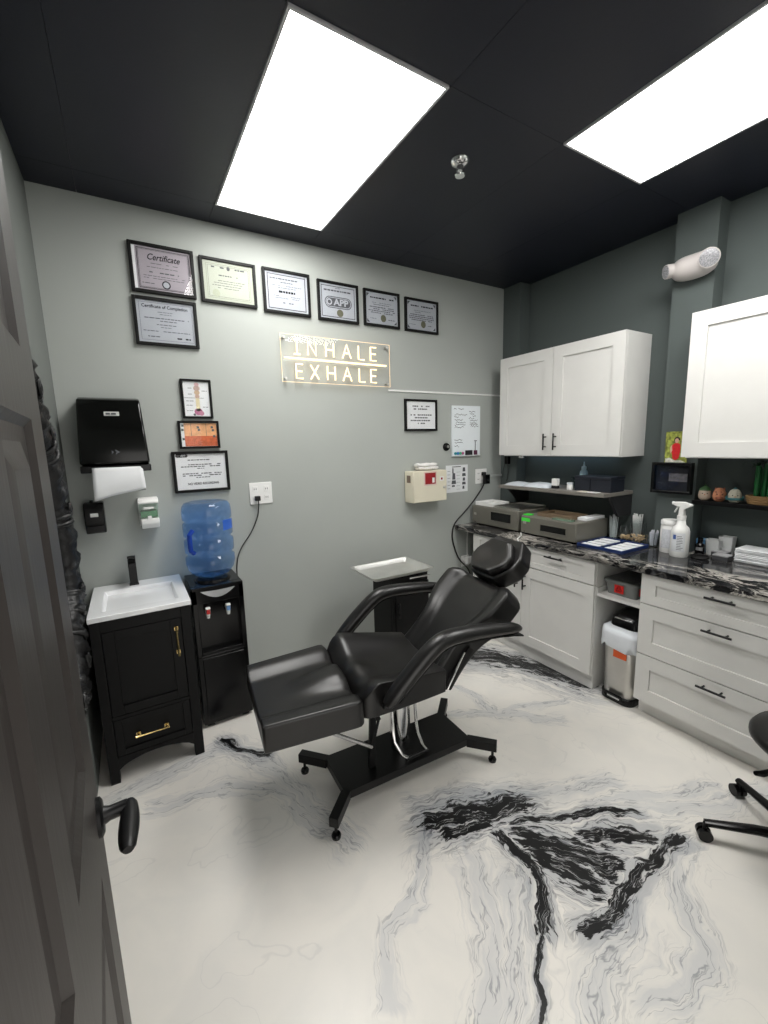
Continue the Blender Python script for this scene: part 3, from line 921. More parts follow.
# ------------------------------------------------------------------ bottled water cooler
def cooler():
    x0, x1, yb, yf, zt = -2.195, -1.912, -0.012, -0.335, 0.862
    cx = (x0+x1)/2
    t = thing('water_cooler', 'black floor standing water cooler with red and blue taps', 'water cooler', (cx, -0.17, 0))
    m = mat('glossy_black_plastic', (7, 7, 8), 0.16, spec=0.35)
    g = G().box(x0, x1, yf+0.045, yb, 0.012, zt)
    g.box(x0, x0+0.028, yf, yf+0.045, 0.44, zt-0.012).box(x1-0.028, x1, yf, yf+0.045, 0.44, zt-0.012)
    g.box(x0, x1, yf, yf+0.045, 0.765, zt).box(x0, x1, yf, yf+0.045, 0.02, 0.452)
    g.build('body', m, t, smooth=0, bevel=0.004)
    for fx in (x0+0.02, x1-0.06):
        for fy in (yf+0.02, yb-0.06):
            G().box(fx, fx+0.04, fy, fy+0.04, 0, 0.012).build('foot', M_BLACKPLASTIC, t)
    G().box(x0+0.026, x1-0.026, yf-0.006, yf-0.0005, 0.048, 0.435).build('door', m, t, bevel=0.003)
    G().box(x0+0.03, x1-0.03, yf+0.004, yf+0.044, 0.453, 0.470).build('drip_tray', M_BLACKPLASTIC, t, bevel=0.002)
    # smile shaped badge
    n = 12
    top = [(-0.094+0.188*k/n, 0.838-0.004*sin(pi*k/n)) for k in range(n+1)]
    bot = [(0.094-0.188*k/n, 0.838-0.045*sin(pi*k/n)**0.9) for k in range(n+1)]
    poly = [(cx+a, b) for a, b in top]+[(cx+a, b) for a, b in bot[1:-1]]
    G().prism(poly, yf-0.003, yf-0.0005, 'y').build('badge', mat('silver_badge', (190, 192, 194), 0.3, metal=0.6), t, smooth=0)
    for dx, col, nm in ((-0.064, (205, 52, 50), 'red'), (0.047, (120, 160, 215), 'blue')):
        px = cx+dx
        tp = G().tube([(px, yf+0.046, 0.712), (px, yf-0.004, 0.712)], 0.011, 12).tube([(px, yf+0.002, 0.718), (px, yf+0.002, 0.676)], [0.014, 0.009], 12).build('tap', M_WHITE, t)
        G().obox((px, yf-0.010, 0.716), (0.010, 0, 0), (0, 0.006, 0), (0, 0, 0.013)).build('tap_lever', mat(nm+'_plastic', col, 0.35), tp, bevel=0.003)
        G().obox((px, yf-0.004, 0.736), (0.013, 0, 0), (0, 0.014, 0), (0, 0, 0.005)).build('tap_cap', M_WHITE, tp, bevel=0.003)
    cy = -0.175
    G().lathe([(0.105, zt-0.001), (0.100, zt+0.012), (0.075, zt+0.022), (0.070, zt+0.020), (0.05, zt+0.020)], (cx, cy, 0), 28).build('bottle_collar', M_BLACKPLASTIC, t)
    # bottle stands upside down in the collar
    b = thing('water_bottle', 'translucent blue water bottle upside down on the cooler', 'bottle', (cx, cy, zt+0.03))
    z = zt+0.021
    prof = [(0.040, z), (0.068, z+0.004), (0.108, z+0.022), (0.130, z+0.052), (0.138, z+0.085), (0.138, z+0.125), (0.125, z+0.134), (0.125, z+0.148), (0.138, z+0.157),
            (0.138, z+0.225), (0.125, z+0.234), (0.125, z+0.246), (0.138, z+0.255), (0.138, z+0.325), (0.126, z+0.333), (0.126, z+0.343), (0.138, z+0.352), (0.138, z+0.395), (0.134, z+0.425), (0.120, z+0.445), (0.10, z+0.450), (0.05, z+0.444), (0.004, z+0.442)]
    tb = NT('blue_polycarbonate')
    tb.t.nodes.remove(tb.b)
    out = tb.t.nodes['Material Output']
    tr = tb.n('ShaderNodeBsdfTransparent'); tr.inputs[0].default_value = lin((214, 231, 250))
    gl = tb.n('ShaderNodeBsdfGlossy'); gl.inputs['Roughness'].default_value = 0.06
    df = tb.n('ShaderNodeBsdfTranslucent'); df.inputs[0].default_value = lin((130, 188, 250))
    fr = tb.n('ShaderNodeFresnel'); fr.inputs[0].default_value = 1.5
    m1 = tb.n('ShaderNodeMixShader'); m1.inputs[0].default_value = 0.22
    m2 = tb.n('ShaderNodeMixShader')
    L = tb.t.links
    L.new(tr.outputs[0], m1.inputs[1]); L.new(df.outputs[0], m1.inputs[2])
    bf = tb.n('ShaderNodeNewGeometry').outputs['Backfacing']
    L.new(tb.math('MULTIPLY', fr.outputs[0], tb.math('SUBTRACT', 1.0, bf)), m2.inputs[0]); L.new(m1.outputs[0], m2.inputs[1]); L.new(gl.outputs[0], m2.inputs[2])
    L.new(m2.outputs[0], out.inputs[0])
    G().lathe(prof, (cx, cy, 0), 36).build('bottle_shell', tb.m, b, smooth=60)
    G().tube([(cx-0.100, cy-0.105, z+0.170), (cx-0.118, cy-0.122, z+0.19), (cx-0.118, cy-0.122, z+0.28), (cx-0.098, cy-0.103, z+0.30)], 0.013, 10).build('grip', mat('deep_blue_plastic', (30, 62, 150), 0.2), b)
    g = G()
    for k in range(7):
        a0 = radians(-62+k*6); a1 = radians(-62+(k+1)*6)
        r = 0.1385
        g.add([(cx+r*cos(a0), cy+r*sin(a0), z+0.285), (cx+r*cos(a1), cy+r*sin(a1), z+0.285), (cx+r*cos(a1), cy+r*sin(a1), z+0.345), (cx+r*cos(a0), cy+r*sin(a0), z+0.345)], [(0, 1, 2, 3)])
    g.build('bottle_label', mat('blue_label', (50, 96, 190), 0.4), b)
cooler()

# ------------------------------------------------------------------ washroom fittings on the back wall
def towel_dispenser():
    x0, x1 = -2.630, -2.322
    t = thing('towel_dispenser', 'smoky black paper towel dispenser with a white towel hanging out', 'dispenser', (-2.476, -0.001, 1.53))
    m = mat('smoky_black_plastic', (13, 14, 13), 0.14, spec=0.4)
    prof = [(-0.001, 1.555), (-0.001, 1.920), (-0.085, 1.922), (-0.135, 1.910), (-0.165, 1.872), (-0.195, 1.74), (-0.215, 1.60), (-0.215, 1.575), (-0.12, 1.565)]
    n = len(prof)
    vs = []
    for k, (xa, sc) in enumerate(((x0+0.012, 0.0), (x1-0.012, 0.0))):
        for y, z in prof:
            taper = 0.016*(1.905-z)/0.35
            vs.append(((xa-taper) if k == 0 else (xa+taper), y, z))
    fs = [tuple(range(n)), tuple(range(2*n-1, n-1, -1))]+[(i, i+n, (i+1) % n+n, (i+1) % n) for i in range(n)]
    G().add(vs, fs).build('cover', m, t, smooth=40, bevel=0.010, seg=3)
    g = G().box(x0-0.004, x0+0.045, -0.21, -0.04, 1.530, 1.566).box(x1-0.045, x1+0.006, -0.21, -0.04, 1.530, 1.566).box(x0+0.045, x1-0.045, -0.20, -0.03, 1.545, 1.566)
    g.build('lower_frame', M_BLACKPLASTIC, t, bevel=0.004)
    G().tube([(x1-0.04, -0.19, 1.55), (x1-0.035, -0.205, 1.43), (x1-0.10, -0.21, 1.424), (x1-0.035, -0.20, 1.438)], 0.004, 8).build('tear_bar', M_BLACKPLASTIC, t)
    # towel
    g = G()
    nx, nz = 12, 10
    for i in range(nx+1):
        for j in range(nz+1):
            fx, fz = i/nx, j/nz
            bot = 1.386+0.047*fx**0.7 if fx > 0.3 else 1.386+0.047*(0.3**0.7)*(fx/0.3)
            z = 1.556+(bot-1.556)*fz
            y = -0.205-0.028*sin(fz*2.0)-0.012*sin(fx*3+fz*2)
            g.v.append(Vector((-2.585+0.228*fx+0.010*fz*(fx-0.4), y, z)))
    for i in range(nx):
        for j in range(nz):
            a = i*(nz+1)+j
            g.f.append((a, a+1, a+nz+2, a+nz+1))
    o = g.build('paper_towel', M_PAPER, t, smooth=80)
    s = o.modifiers.new('solid', 'SOLIDIFY'); s.thickness = 0.001
    G().obox((-2.470, -0.1815, 1.832), (0.034, 0, 0), (0, 0.0015, -0.0004), (0, -0.0025, 0.010)).build('brand_plate', M_WHITE, t)
    dashes(G(), -2.496, -2.444, 1.832, 0.009, -0.1850, 0.95, 5).build('brand_print', M_GREYINK, t, smooth=0, kind='stuff')
    g = G()
    g.add([(-2.475, -0.2145, 1.648), (-2.45, -0.2165, 1.634), (-2.475, -0.2185, 1.620), (-2.468, -0.2165, 1.634)], [(0, 1, 2, 3)])
    g.add([(-2.492, -0.2145, 1.645), (-2.478, -0.2165, 1.634), (-2.492, -0.2185, 1.622), (-2.487, -0.2165, 1.634)], [(0, 1, 2, 3)])
    g.map(lambda p: (p.x, p.y-0.004, p.z)).build('arrow_mark', M_GREYINK, t)
towel_dispenser()

def soap_dispenser(name, label, x0, x1, z0, z1, d, style):
    t = thing(name, label, 'dispenser', ((x0+x1)/2, -0.001, z0), group=None)
    if style == 'black':
        m = mat('satin_black_plastic', (15, 15, 16), 0.25)
        b = G().prism([(-0.001, z0), (-0.001, z1), (-d*0.8, z1), (-d, z1-0.03), (-d, z0+0.05), (-d*0.8, z0)], x0, x1, 'x').build('body', m, t, bevel=0.006, seg=3)
        G().box(x0+0.004, x1-0.004, -d-0.008, -d+0.004, z0+0.008, z0+0.046).build('push_bar', m, t, bevel=0.004)
        G().box((x0+x1)/2-0.018, (x0+x1)/2+0.018, -d-0.0015, -d, z1-0.075, z1-0.055).build('label_plate', M_WHITE, t, smooth=0)
        G().tube([((x0+x1)/2-0.01, -0.03, z1-0.002), ((x0+x1)/2-0.01, -0.03, z1+0.012)], 0.008, 10).build('lock_button', m, t)
    else:
        cl = mat('clear_green_tint', (158, 196, 176), 0.08, var=0.02, trans=0.85)
        G().prism([(-0.001, z1-0.03), (-0.001, z1), (-d*0.75, z1), (-d*0.95, z1-0.02), (-d*0.95, z1-0.032)], x0-0.002, x1+0.002, 'x').build('top_cover', M_WHITE, t, bevel=0.005, seg=3)
        G().prism([(-0.012, z0+0.06), (-0.012, z1-0.032), (-d*0.9, z1-0.032), (-d*0.9, z0+0.06)], x0+0.002, x1-0.002, 'x').build('window', thin_glass('clear_cover', (225, 236, 230)), t)
        G().box(x0+0.008, x1-0.008, -d*0.8, -0.016, z0+0.065, z1-0.075).build('green_soap', mat('green_liquid_soap', (62, 128, 84), 0.2, var=0.05), t, bevel=0.003)
        G().box(x0, x1, -0.012, -0.001, z0+0.01, z1-0.01).build('back_plate', M_WHITE, t)
        G().prism([(-0.012, z0+0.004), (-0.012, z0+0.058), (-d, z0+0.058), (-d*1.02, z0+0.03), (-d*0.8, z0)], x0+0.006, x1-0.002, 'x').build('push_lever', M_WHITE, t, bevel=0.006, seg=3)
        G().box((x0+x1)/2-0.010, (x0+x1)/2+0.010, -d-0.004, -d+0.002, z0+0.055, z0+0.075).build('nozzle', M_WHITE, t, bevel=0.002)
        G().box((x0+x1)/2-0.026, (x0+x1)/2+0.026, -d*0.9-0.001, -d*0.9+0.0005, z1-0.062, z1-0.05).build('label_plate', M_WHITE, t)
soap_dispenser('soap_dispenser', 'small black wall soap dispenser under the paper towel dispenser', -2.655, -2.562, 1.195, 1.364, 0.095, 'black')
soap_dispenser('soap_dispenser', 'white wall soap dispenser with green soap showing', -2.398, -2.297, 1.192, 1.368, 0.095, 'clear')

# ------------------------------------------------------------------ framed prints
def framed(name, label, x0, x1, z0, z1, paper, group=None, fw=0.017, cat='picture frame', glass=None, inset=0.0):
    t = thing(name, label, cat, ((x0+x1)/2, -0.0005, z0), group=group)
    y0, y1 = -0.0205, -0.0005
    g = G().box(x0, x0+fw, y0, y1, z0, z1).box(x1-fw, x1, y0, y1, z0, z1).box(x0+fw, x1-fw, y0, y1, z0, z0+fw).box(x0+fw, x1-fw, y0, y1, z1-fw, z1)
    g.build('frame', M_FRAME, t, smooth=0, bevel=0.002)
    p = G().box(x0+fw, x1-fw, -0.010, -0.002, z0+fw, z1-fw).build('paper', paper, t, smooth=0)
    G().box(x0+fw, x1-fw, -0.0150, -0.0135, z0+fw, z1-fw).build('glass', glass or M_GLASS, t, smooth=0)
    return t, p
YP = -0.0106      # just in front of the paper
def border(x0, x1, z0, z1, wd, m, par, name='printed_border'):
    g = G()
    for a, b, c, d in ((x0, x1, z0, z0+wd), (x0, x1, z1-wd, z1), (x0, x0+wd, z0+wd, z1-wd), (x1-wd, x1, z0+wd, z1-wd)):
        g.add([(a, YP, c), (b, YP, c), (b, YP, d), (a, YP, d)], [(0, 1, 2, 3)])
    return g.build(name, m, par, smooth=0)
def disc(x, z, r, y=YP, n=20, sx=1.0):
    return G().add([(x+r*cos(2*pi*k/n)*sx, y, z+r*sin(2*pi*k/n)) for k in range(n)], [tuple(range(n))])
def lines(par, rows, m=M_GREYINK, name='printed_lines', seed=1):
    g = G()
    for i, (a, b, z, h) in enumerate(rows): dashes(g, a, b, z, h, YP, 0.85, seed*31+i)
    return g.build(name, m, par, smooth=0, kind='stuff')
CERT = 'framed certificates in a row above the lit sign'
P_LAV = mat('lavender_grey_paper', (162, 156, 163), 0.9, spec=0.1, var=0.03)
P_BLUE = mat('pale_blue_paper', (170, 174, 181), 0.9, spec=0.1, var=0.03)
P_GREEN = mat('pale_green_paper', (172, 177, 164), 0.9, spec=0.1, var=0.03)
P_SEAL = mat('olive_foil_seal', (92, 92, 72), 0.4, var=0.1, scale=60)

x0, x1, z0, z1 = -2.305, -1.975, 2.508, 2.768
t, p = framed('framed_certificate', 'framed certificate on mauve paper with script heading', x0, x1, z0, z1, P_LAV, CERT)
border(x0+0.040, x1-0.026, z0+0.026, z1-0.026, 0.003, M_INK, p); border(x0+0.046, x1-0.032, z0+0.032, z1-0.032, 0.0015, M_INK, p)
G().add([(x0+0.018, YP, z0+0.02), (x0+0.032, YP, z0+0.02), (x0+0.032, YP, z1-0.02), (x0+0.018, YP, z1-0.02)], [(0, 1, 2, 3)]).build('white_margin', M_PAPER, p)
on_back(text_geo('Certificate', 0.046, 0.0006, 0.35, 0.165), -2.135, YP, 2.700).build('heading', M_INK, p, smooth=0)
lines(p, [(-2.20, -2.06, 2.668, 0.003), (-2.22, -2.06, 2.648, 0.003), (-2.21, -2.06, 2.622, 0.006), (-2.24, -2.03, 2.602, 0.003), (-2.24, -2.03, 2.590, 0.003), (-2.25, -2.19, 2.562, 0.004), (-2.08, -2.02, 2.556, 0.004)], seed=2)
disc(-2.130, 2.562, 0.022).build('medal', M_INK, p); disc(-2.130, 2.562, 0.016, YP-0.0003).build('medal_face', P_BLUE, p)

x0, x1, z0, z1 = -2.312, -1.983, 2.228, 2.488
t, p = framed('framed_certificate', 'framed white certificate of completion hanging below the mauve one', x0, x1, z0, z1, P_BLUE)
border(x0+0.030, x1-0.028, z0+0.030, z1-0.028, 0.0015, M_GREYINK, p)
on_back(text_geo('Certificate of Completion', 0.024, 0.0005, 0, 0.235), -2.150, YP, 2.440).build('heading', M_INK, p, smooth=0)
lines(p, [(-2.19, -2.11, 2.412, 0.003), (-2.18, -2.12, 2.40, 0.003), (-2.26, -2.03, 2.378, 0.005), (-2.2, -2.09, 2.364, 0.004), (-2.2, -2.1, 2.344, 0.004), (-2.18, -2.12, 2.330, 0.003), (-2.27, -2.03, 2.308, 0.004), (-2.25, -2.19, 2.278, 0.005)], seed=3)
lines(p, [(-2.10, -2.02, 2.276, 0.008)], M_INK, seed=4)

x0, x1, z0, z1 = -1.945, -1.620, 2.503, 2.757
t, p = framed('framed_certificate', 'framed certificate on pale green paper with a grey corner seal', x0, x1, z0, z1, P_GREEN, CERT, glass=M_GLASS_MATT)
border(x0+0.034, x1-0.034, z0+0.030, z1-0.030, 0.005, mat('grey_green_print', (150, 156, 140), 0.7, var=0), p); border(x0+0.044, x1-0.044, z0+0.040, z1-0.040, 0.0015, M_GREYINK, p)
lines(p, [(-1.88, -1.80, 2.708, 0.008), (-1.765, -1.68, 2.708, 0.008), (-1.84, -1.73, 2.665, 0.006), (-1.87, -1.69, 2.635, 0.003), (-1.87, -1.70, 2.622, 0.003), (-1.88, -1.68, 2.608, 0.003), (-1.85, -1.72, 2.594, 0.003)], seed=5)
disc(-1.860, 2.562, 0.022).build('seal', mat('grey_green_seal', (160, 166, 146), 0.6), p)
disc(-1.782, 2.708, 0.012, sx=0.8).build('crest', M_GREYINK, p)

x0, x1, z0, z1 = -1.577, -1.262, 2.493, 2.760
t, p = framed('framed_certificate', 'framed certificate on pale blue paper with a grey ruled border', x0, x1, z0, z1, P_BLUE, CERT, glass=M_GLASS_MATT)
border(x0+0.030, x1-0.030, z0+0.028, z1-0.028, 0.006, M_GREYINK, p)
lines(p, [(-1.53, -1.31, 2.705, 0.007), (-1.46, -1.38, 2.685, 0.005), (-1.52, -1.32, 2.665, 0.003), (-1.48, -1.36, 2.652, 0.003), (-1.51, -1.33, 2.602, 0.003), (-1.50, -1.34, 2.590, 0.003), (-1.45, -1.38, 2.562, 0.006)], seed=6)
lines(p, [(-1.475, -1.365, 2.628, 0.013)], M_INK, seed=7)

x0, x1, z0, z1 = -1.208, -0.898, 2.489, 2.748
t, p = framed('framed_certificate', 'framed certificate with a large pill shaped APP emblem', x0, x1, z0, z1, P_BLUE, CERT)
border(x0+0.028, x1-0.028, z0+0.028, z1-0.028, 0.005, M_GREYINK, p)
lines(p, [(-1.16, -0.95, 2.690, 0.010), (-1.09, -1.02, 2.708, 0.004)], seed=8)
def pill(cx, cz, hw, hh, y, m, par, name):
    pts = []
    for k in range(13): pts.append((cx+hw-hh+hh*cos(radians(-90+15*k)), cz+hh*sin(radians(-90+15*k))))
    for k in range(13): pts.append((cx-hw+hh+hh*cos(radians(90+15*k)), cz+hh*sin(radians(90+15*k))))
    G().add([(a, y, b) for a, b in pts], [tuple(range(len(pts)))]).build(name, m, par, smooth=0)
pill(-1.053, 2.615, 0.103, 0.038, YP, M_GREYINK, p, 'emblem_outline'); pill(-1.053, 2.615, 0.097, 0.032, YP-0.0003, P_BLUE, p, 'emblem_field'); pill(-1.053, 2.615, 0.092, 0.028, YP-0.0006, M_GREYINK, p, 'emblem_fill')
disc(-1.122, 2.615, 0.021, YP-0.0009).build('emblem_disc', P_BLUE, p); disc(-1.122, 2.615, 0.012, YP-0.0012).build('emblem_core', M_GREYINK, p)
on_back(text_geo('APP', 0.058, 0.0018, 0, 0.115), -1.033, YP-0.0010, 2.615).build('emblem_lettering', P_BLUE, p, smooth=0)
disc(-1.043, 2.548, 0.025, YP-0.0004).build('seal', P_SEAL, p)

for x0, x1, z0, z1, sx, lb, sd in ((-0.854, -0.548, 2.494, 2.744, -0.690, 'framed certificate with an olive seal beside the APP emblem one', 9), (-0.498, -0.181, 2.492, 2.736, -0.325, 'framed certificate with an olive seal nearest the slate wall', 11)):
    t, p = framed('framed_certificate', lb, x0, x1, z0, z1, P_BLUE, CERT)
    g = G()
    for cx_, sxx in ((x0+0.026, 1), (x1-0.026, -1)):
        for cz_, szz in ((z0+0.026, 1), (z1-0.026, -1)):
            g.add([(cx_, YP, cz_), (cx_+sxx*0.024, YP, cz_), (cx_, YP, cz_+szz*0.024)], [(0, 1, 2)])
    g.build('corner_ornament', M_GREYINK, p, kind='stuff')
    lines(p, [(x0+0.055, x1-0.05, z1-0.052, 0.009)], M_INK, seed=sd)
    lines(p, [(x0+0.07, x1-0.07, z1-0.085, 0.003), (x0+0.08, x1-0.09, z1-0.098, 0.004), (x0+0.05, x1-0.05, z1-0.115, 0.006), (x0+0.04, x1-0.04, z1-0.128, 0.006), (x0+0.04, x1-0.04, z1-0.141, 0.006), (x0+0.06, x1-0.06, z1-0.154, 0.006), (x0+0.04, x0+0.11, z0+0.055, 0.003), (x1-0.10, x1-0.04, z0+0.055, 0.005)], seed=sd+1)
    disc(sx, z0+0.062, 0.026, YP-0.0004, sx=0.9).build('seal', P_SEAL, p)

# skin diagrams and notice beside the towel dispenser
t, p = framed('framed_diagram', 'small framed hair follicle diagram above the orange skin print', -2.111, -1.940, 1.822, 2.052, M_PAPER, fw=0.013, inset=0)
lines(p, [(-2.085, -2.045, 2.0, 0.003), (-2.085, -2.045, 1.965, 0.003), (-2.085, -2.04, 1.925, 0.003), (-2.085, -2.05, 1.90, 0.003), (-1.995, -1.965, 1.985, 0.003), (-1.995, -1.965, 1.89, 0.003), (-2.085, -2.05, 1.868, 0.003)], seed=12)
for zc, r, c in ((2.022, 0.012, (214, 178, 180)), (2.000, 0.016, (196, 170, 160)), (1.975, 0.014, (206, 180, 150)), (1.953, 0.012, (206, 176, 160)), (1.862, 0.020, (170, 96, 130))):
    disc(-2.022, zc, r, sx=1.15).build('diagram_blob', mat('print_%d_%d_%d' % c, c, 0.7, var=0.1, scale=60), p)
G().add([(-2.033, YP, 1.865), (-2.011, YP, 1.865), (-2.011, YP, 1.945), (-2.033, YP, 1.945)], [(0, 1, 2, 3)]).build('diagram_shaft', mat('print_straw', (226, 214, 176), 0.7), p)
disc(-2.005, 1.853, 0.014, YP-0.0003).build('diagram_blob', mat('print_mauve', (190, 130, 150), 0.7), p)
G().add([(-2.095, YP, 1.942), (-1.985, YP, 1.942), (-1.985, YP, 1.944), (-2.095, YP, 1.944)], [(0, 1, 2, 3)]).build('diagram_rule', M_INK, p)
disc(-2.045, 1.845, 0.007).build('diagram_blob', M_GREYINK, p)

x0, x1, z0, z1 = -2.145, -1.914, 1.642, 1.808
t, p = framed('framed_diagram', 'small framed orange skin layer print above the notice', x0, x1, z0, z1, M_PAPER, fw=0.013)
G().add([(x0+0.032, YP, z0+0.075), (x1-0.014, YP, z0+0.075), (x1-0.014, YP, z1-0.014), (x0+0.032, YP, z1-0.014)], [(0, 1, 2, 3)]).build('skin_upper_layer', mat('peach_print', (226, 168, 120), 0.7, var=0.15, scale=30), p)
G().add([(x0+0.032, YP, z0+0.014), (x1-0.014, YP, z0+0.014), (x1-0.014, YP, z0+0.075), (x0+0.032, YP, z0+0.075)], [(0, 1, 2, 3)]).build('skin_lower_layer', mat('rust_print', (198, 98, 58), 0.7, var=0.2, scale=40), p)
g = G()
for xx in (-2.075, -1.99): g.add([(xx, YP-0.0003, z0+0.075), (xx+0.002, YP-0.0003, z0+0.075), (xx+0.002, YP-0.0003, z1-0.014), (xx, YP-0.0003, z1-0.014)], [(0, 1, 2, 3)])
for xx, zz in ((-2.12, 1.78), (-2.122, 1.755), (-2.12, 1.70), (-2.035, 1.77), (-2.03, 1.755), (-1.955, 1.77), (-1.95, 1.752), (-1.945, 1.715)): g.add([(xx-0.007, YP-0.0003, zz-0.008), (xx+0.008, YP-0.0003, zz-0.006), (xx+0.006, YP-0.0003, zz+0.006), (xx-0.006, YP-0.0003, zz+0.007)], [(0, 1, 2, 3)])
g.build('diagram_marks', mat('print_teal_grey', (78, 88, 92), 0.7, var=0), p, kind='stuff')

x0, x1, z0, z1 = -2.196, -1.875, 1.376, 1.626
t, p = framed('framed_notice', 'framed no video recording notice beside the paper towel dispenser', x0, x1, z0, z1, M_PAPER, fw=0.017)
pill(-2.142, 1.600, 0.034, 0.010, YP, M_INK, p, 'emblem')
on_back(text_geo('APP', 0.016, 0.0004), -2.134, YP-0.0004, 1.600).build('emblem_lettering', M_PAPER, p, smooth=0)
on_back(text_geo('NO VIDEO RECORDING', 0.019, 0.0006, 0, 0.178), -2.030, YP, 1.427).build('heading', M_INK, p, smooth=0)
lines(p, [(-2.11, -1.98, 1.573, 0.006), (-2.16, -1.915, 1.545, 0.006), (-2.15, -1.925, 1.533, 0.006), (-2.06, -2.02, 1.521, 0.005), (-2.145, -1.92, 1.490, 0.006), (-2.145, -1.925, 1.478, 0.006), (-2.07, -1.99, 1.466, 0.005)], seed=14)

x0, x1, z0, z1 = -0.516, -0.198, 1.735, 1.984
t, p = framed('framed_notice', 'framed typed notice beside the whiteboard', x0, x1, z0, z1, M_PAPER, fw=0.017)
lines(p, [(-0.44, -0.27, 1.930, 0.010), (-0.43, -0.29, 1.908, 0.010), (-0.46, -0.25, 1.862, 0.010), (-0.42, -0.29, 1.840, 0.010), (-0.46, -0.25, 1.818, 0.010), (-0.39, -0.32, 1.796, 0.010)], M_GREYINK, seed=15)

# whiteboard with handwriting and things in its tray
x0, x1, z0, z1 = -0.038, 0.281, 1.516, 1.944
t = thing('whiteboard', 'small white board covered with black handwriting', 'whiteboard', (0.12, -0.0005, z0))
G().box(x0, x1, -0.014, -0.0005, z0, z1).build('board', mat('whiteboard_gloss', (226, 232, 236), 0.2, var=0.01), t, bevel=0.002)
g = G()
rnd = random.Random(21)
def scrawl(x, z, wd, hh=0.007):
    n = max(4, int(wd/0.006))
    pts = []
    for k in range(n): pts.append((x+wd*k/(n-1), -0.0147, z+rnd.uniform(-hh, hh)))
    for a, b in zip(pts[:-1], pts[1:]):
        g.add([a, b, (b[0], b[1], b[2]+0.004), (a[0], a[1], a[2]+0.004)], [(0, 1, 2, 3)])
for x, z, wd in ((-0.02, 1.915, 0.03), (0.03, 1.915, 0.06), (-0.01, 1.868, 0.10), (-0.015, 1.848, 0.05), (0.09, 1.862, 0.04), (-0.01, 1.822, 0.09), (0.0, 1.802, 0.11), (-0.01, 1.782, 0.12), (-0.01, 1.762, 0.10),
                 (0.15, 1.892, 0.07), (0.16, 1.875, 0.05), (0.19, 1.855, 0.04), (0.15, 1.838, 0.06), (0.16, 1.82, 0.09), (0.16, 1.80, 0.08), (0.16, 1.785, 0.09), (0.17, 1.77, 0.09),
                 (-0.015, 1.655, 0.09), (-0.01, 1.63, 0.09), (-0.012, 1.60, 0.05)): scrawl(x, z, wd)
g.build('handwriting', M_INK, t, smooth=0, kind='stuff')
G().box(x0+0.006, x1-0.006, -0.028, -0.0142, z0+0.004, z0+0.008).build('marker_ledge', M_WHITE, t)
G().box(0.108, 0.182, -0.028, -0.0145, z0+0.0085, z0+0.050).build('eraser', mat('black_felt', (30, 30, 34), 0.8), t, bevel=0.002)
G().box(0.206, 0.242, -0.024, -0.0145, z0+0.0085, z0+0.048).build('marker_holder', mat('plum_plastic', (84, 34, 62), 0.4), t, bevel=0.002)
for k, c in enumerate(((40, 140, 150), (40, 120, 190), (60, 170, 120), (190, 90, 140))):
    xx = -0.005+k*0.027
    G().tube([(xx, -0.0142, z0+0.026), (xx, -0.024, z0+0.026)], 0.012, 14).build('magnet', mat('magnet_%d' % k, c, 0.4, var=0), t)
G().tube([(0.224, -0.0145, z0+0.05), (0.224, -0.0145, z0+0.125)], 0.003, 8).tube([(0.212, -0.0155, z0+0.13), (0.242, -0.0155, z0+0.13)], 0.003, 8).build('pen_clip', M_INK, t)

# paper chart
t = thing('wall_chart', 'white printed instruction sheet taped beside the sharps box', 'poster', (0.03, -0.0005, 1.206))
p = G().box(-0.098, 0.150, -0.0018, -0.0005, 1.206, 1.442).build('sheet', M_PAPER, t, smooth=0)
g = G()
YC = -0.0024
for xx, zz, a, b in ((-0.02, 1.395, 0.008, 0.022), (-0.01, 1.345, 0.018, 0.028), (-0.01, 1.295, 0.026, 0.016), (-0.015, 1.262, 0.018, 0.008), (0.105, 1.40, 0.016, 0.018), (0.105, 1.355, 0.022, 0.013), (0.105, 1.315, 0.014, 0.014), (0.105, 1.28, 0.022, 0.012), (0.10, 1.243, 0.012, 0.014)):
    g.add([(xx-a, YC, zz-b), (xx+a, YC, zz-b), (xx+a*0.8, YC, zz+b), (xx-a*0.8, YC, zz+b)], [(0, 1, 2, 3)])
for zz in (1.39, 1.36, 1.33, 1.30, 1.27, 1.24):
    g.add([(-0.08, YC, zz), (-0.05, YC, zz), (-0.05, YC, zz+0.003), (-0.08, YC, zz+0.003)], [(0, 1, 2, 3)])
    g.add([(0.02, YC, zz-0.01), (0.06, YC, zz-0.01), (0.06, YC, zz-0.008), (0.02, YC, zz-0.008)], [(0, 1, 2, 3)])
g.build('chart_drawings', M_GREYINK, p, smooth=0, kind='stuff')
G().add([(-0.03, YC, 1.424), (0.07, YC, 1.424), (0.07, YC, 1.430), (-0.03, YC, 1.430)], [(0, 1, 2, 3)]).build('chart_heading', M_INK, p)

# wall stop
t = thing('wall_bumper', 'round black rubber bumper on the back wall beside the whiteboard', 'wall bumper', (-0.094, -0.0005, 1.60))
G().lathe([(0.034, -0.0005), (0.034, -0.008), (0.028, -0.018), (0.016, -0.022), (0.002, -0.022)], (-0.094, 0, 1.600), 24, 'y').build('rubber_ring', M_BLACKPLASTIC, t)
G().lathe([(0.012, -0.021), (0.010, -0.028), (0.002, -0.029)], (-0.090, 0, 1.602), 16, 'y').build('screw_cap', M_STEEL, t)

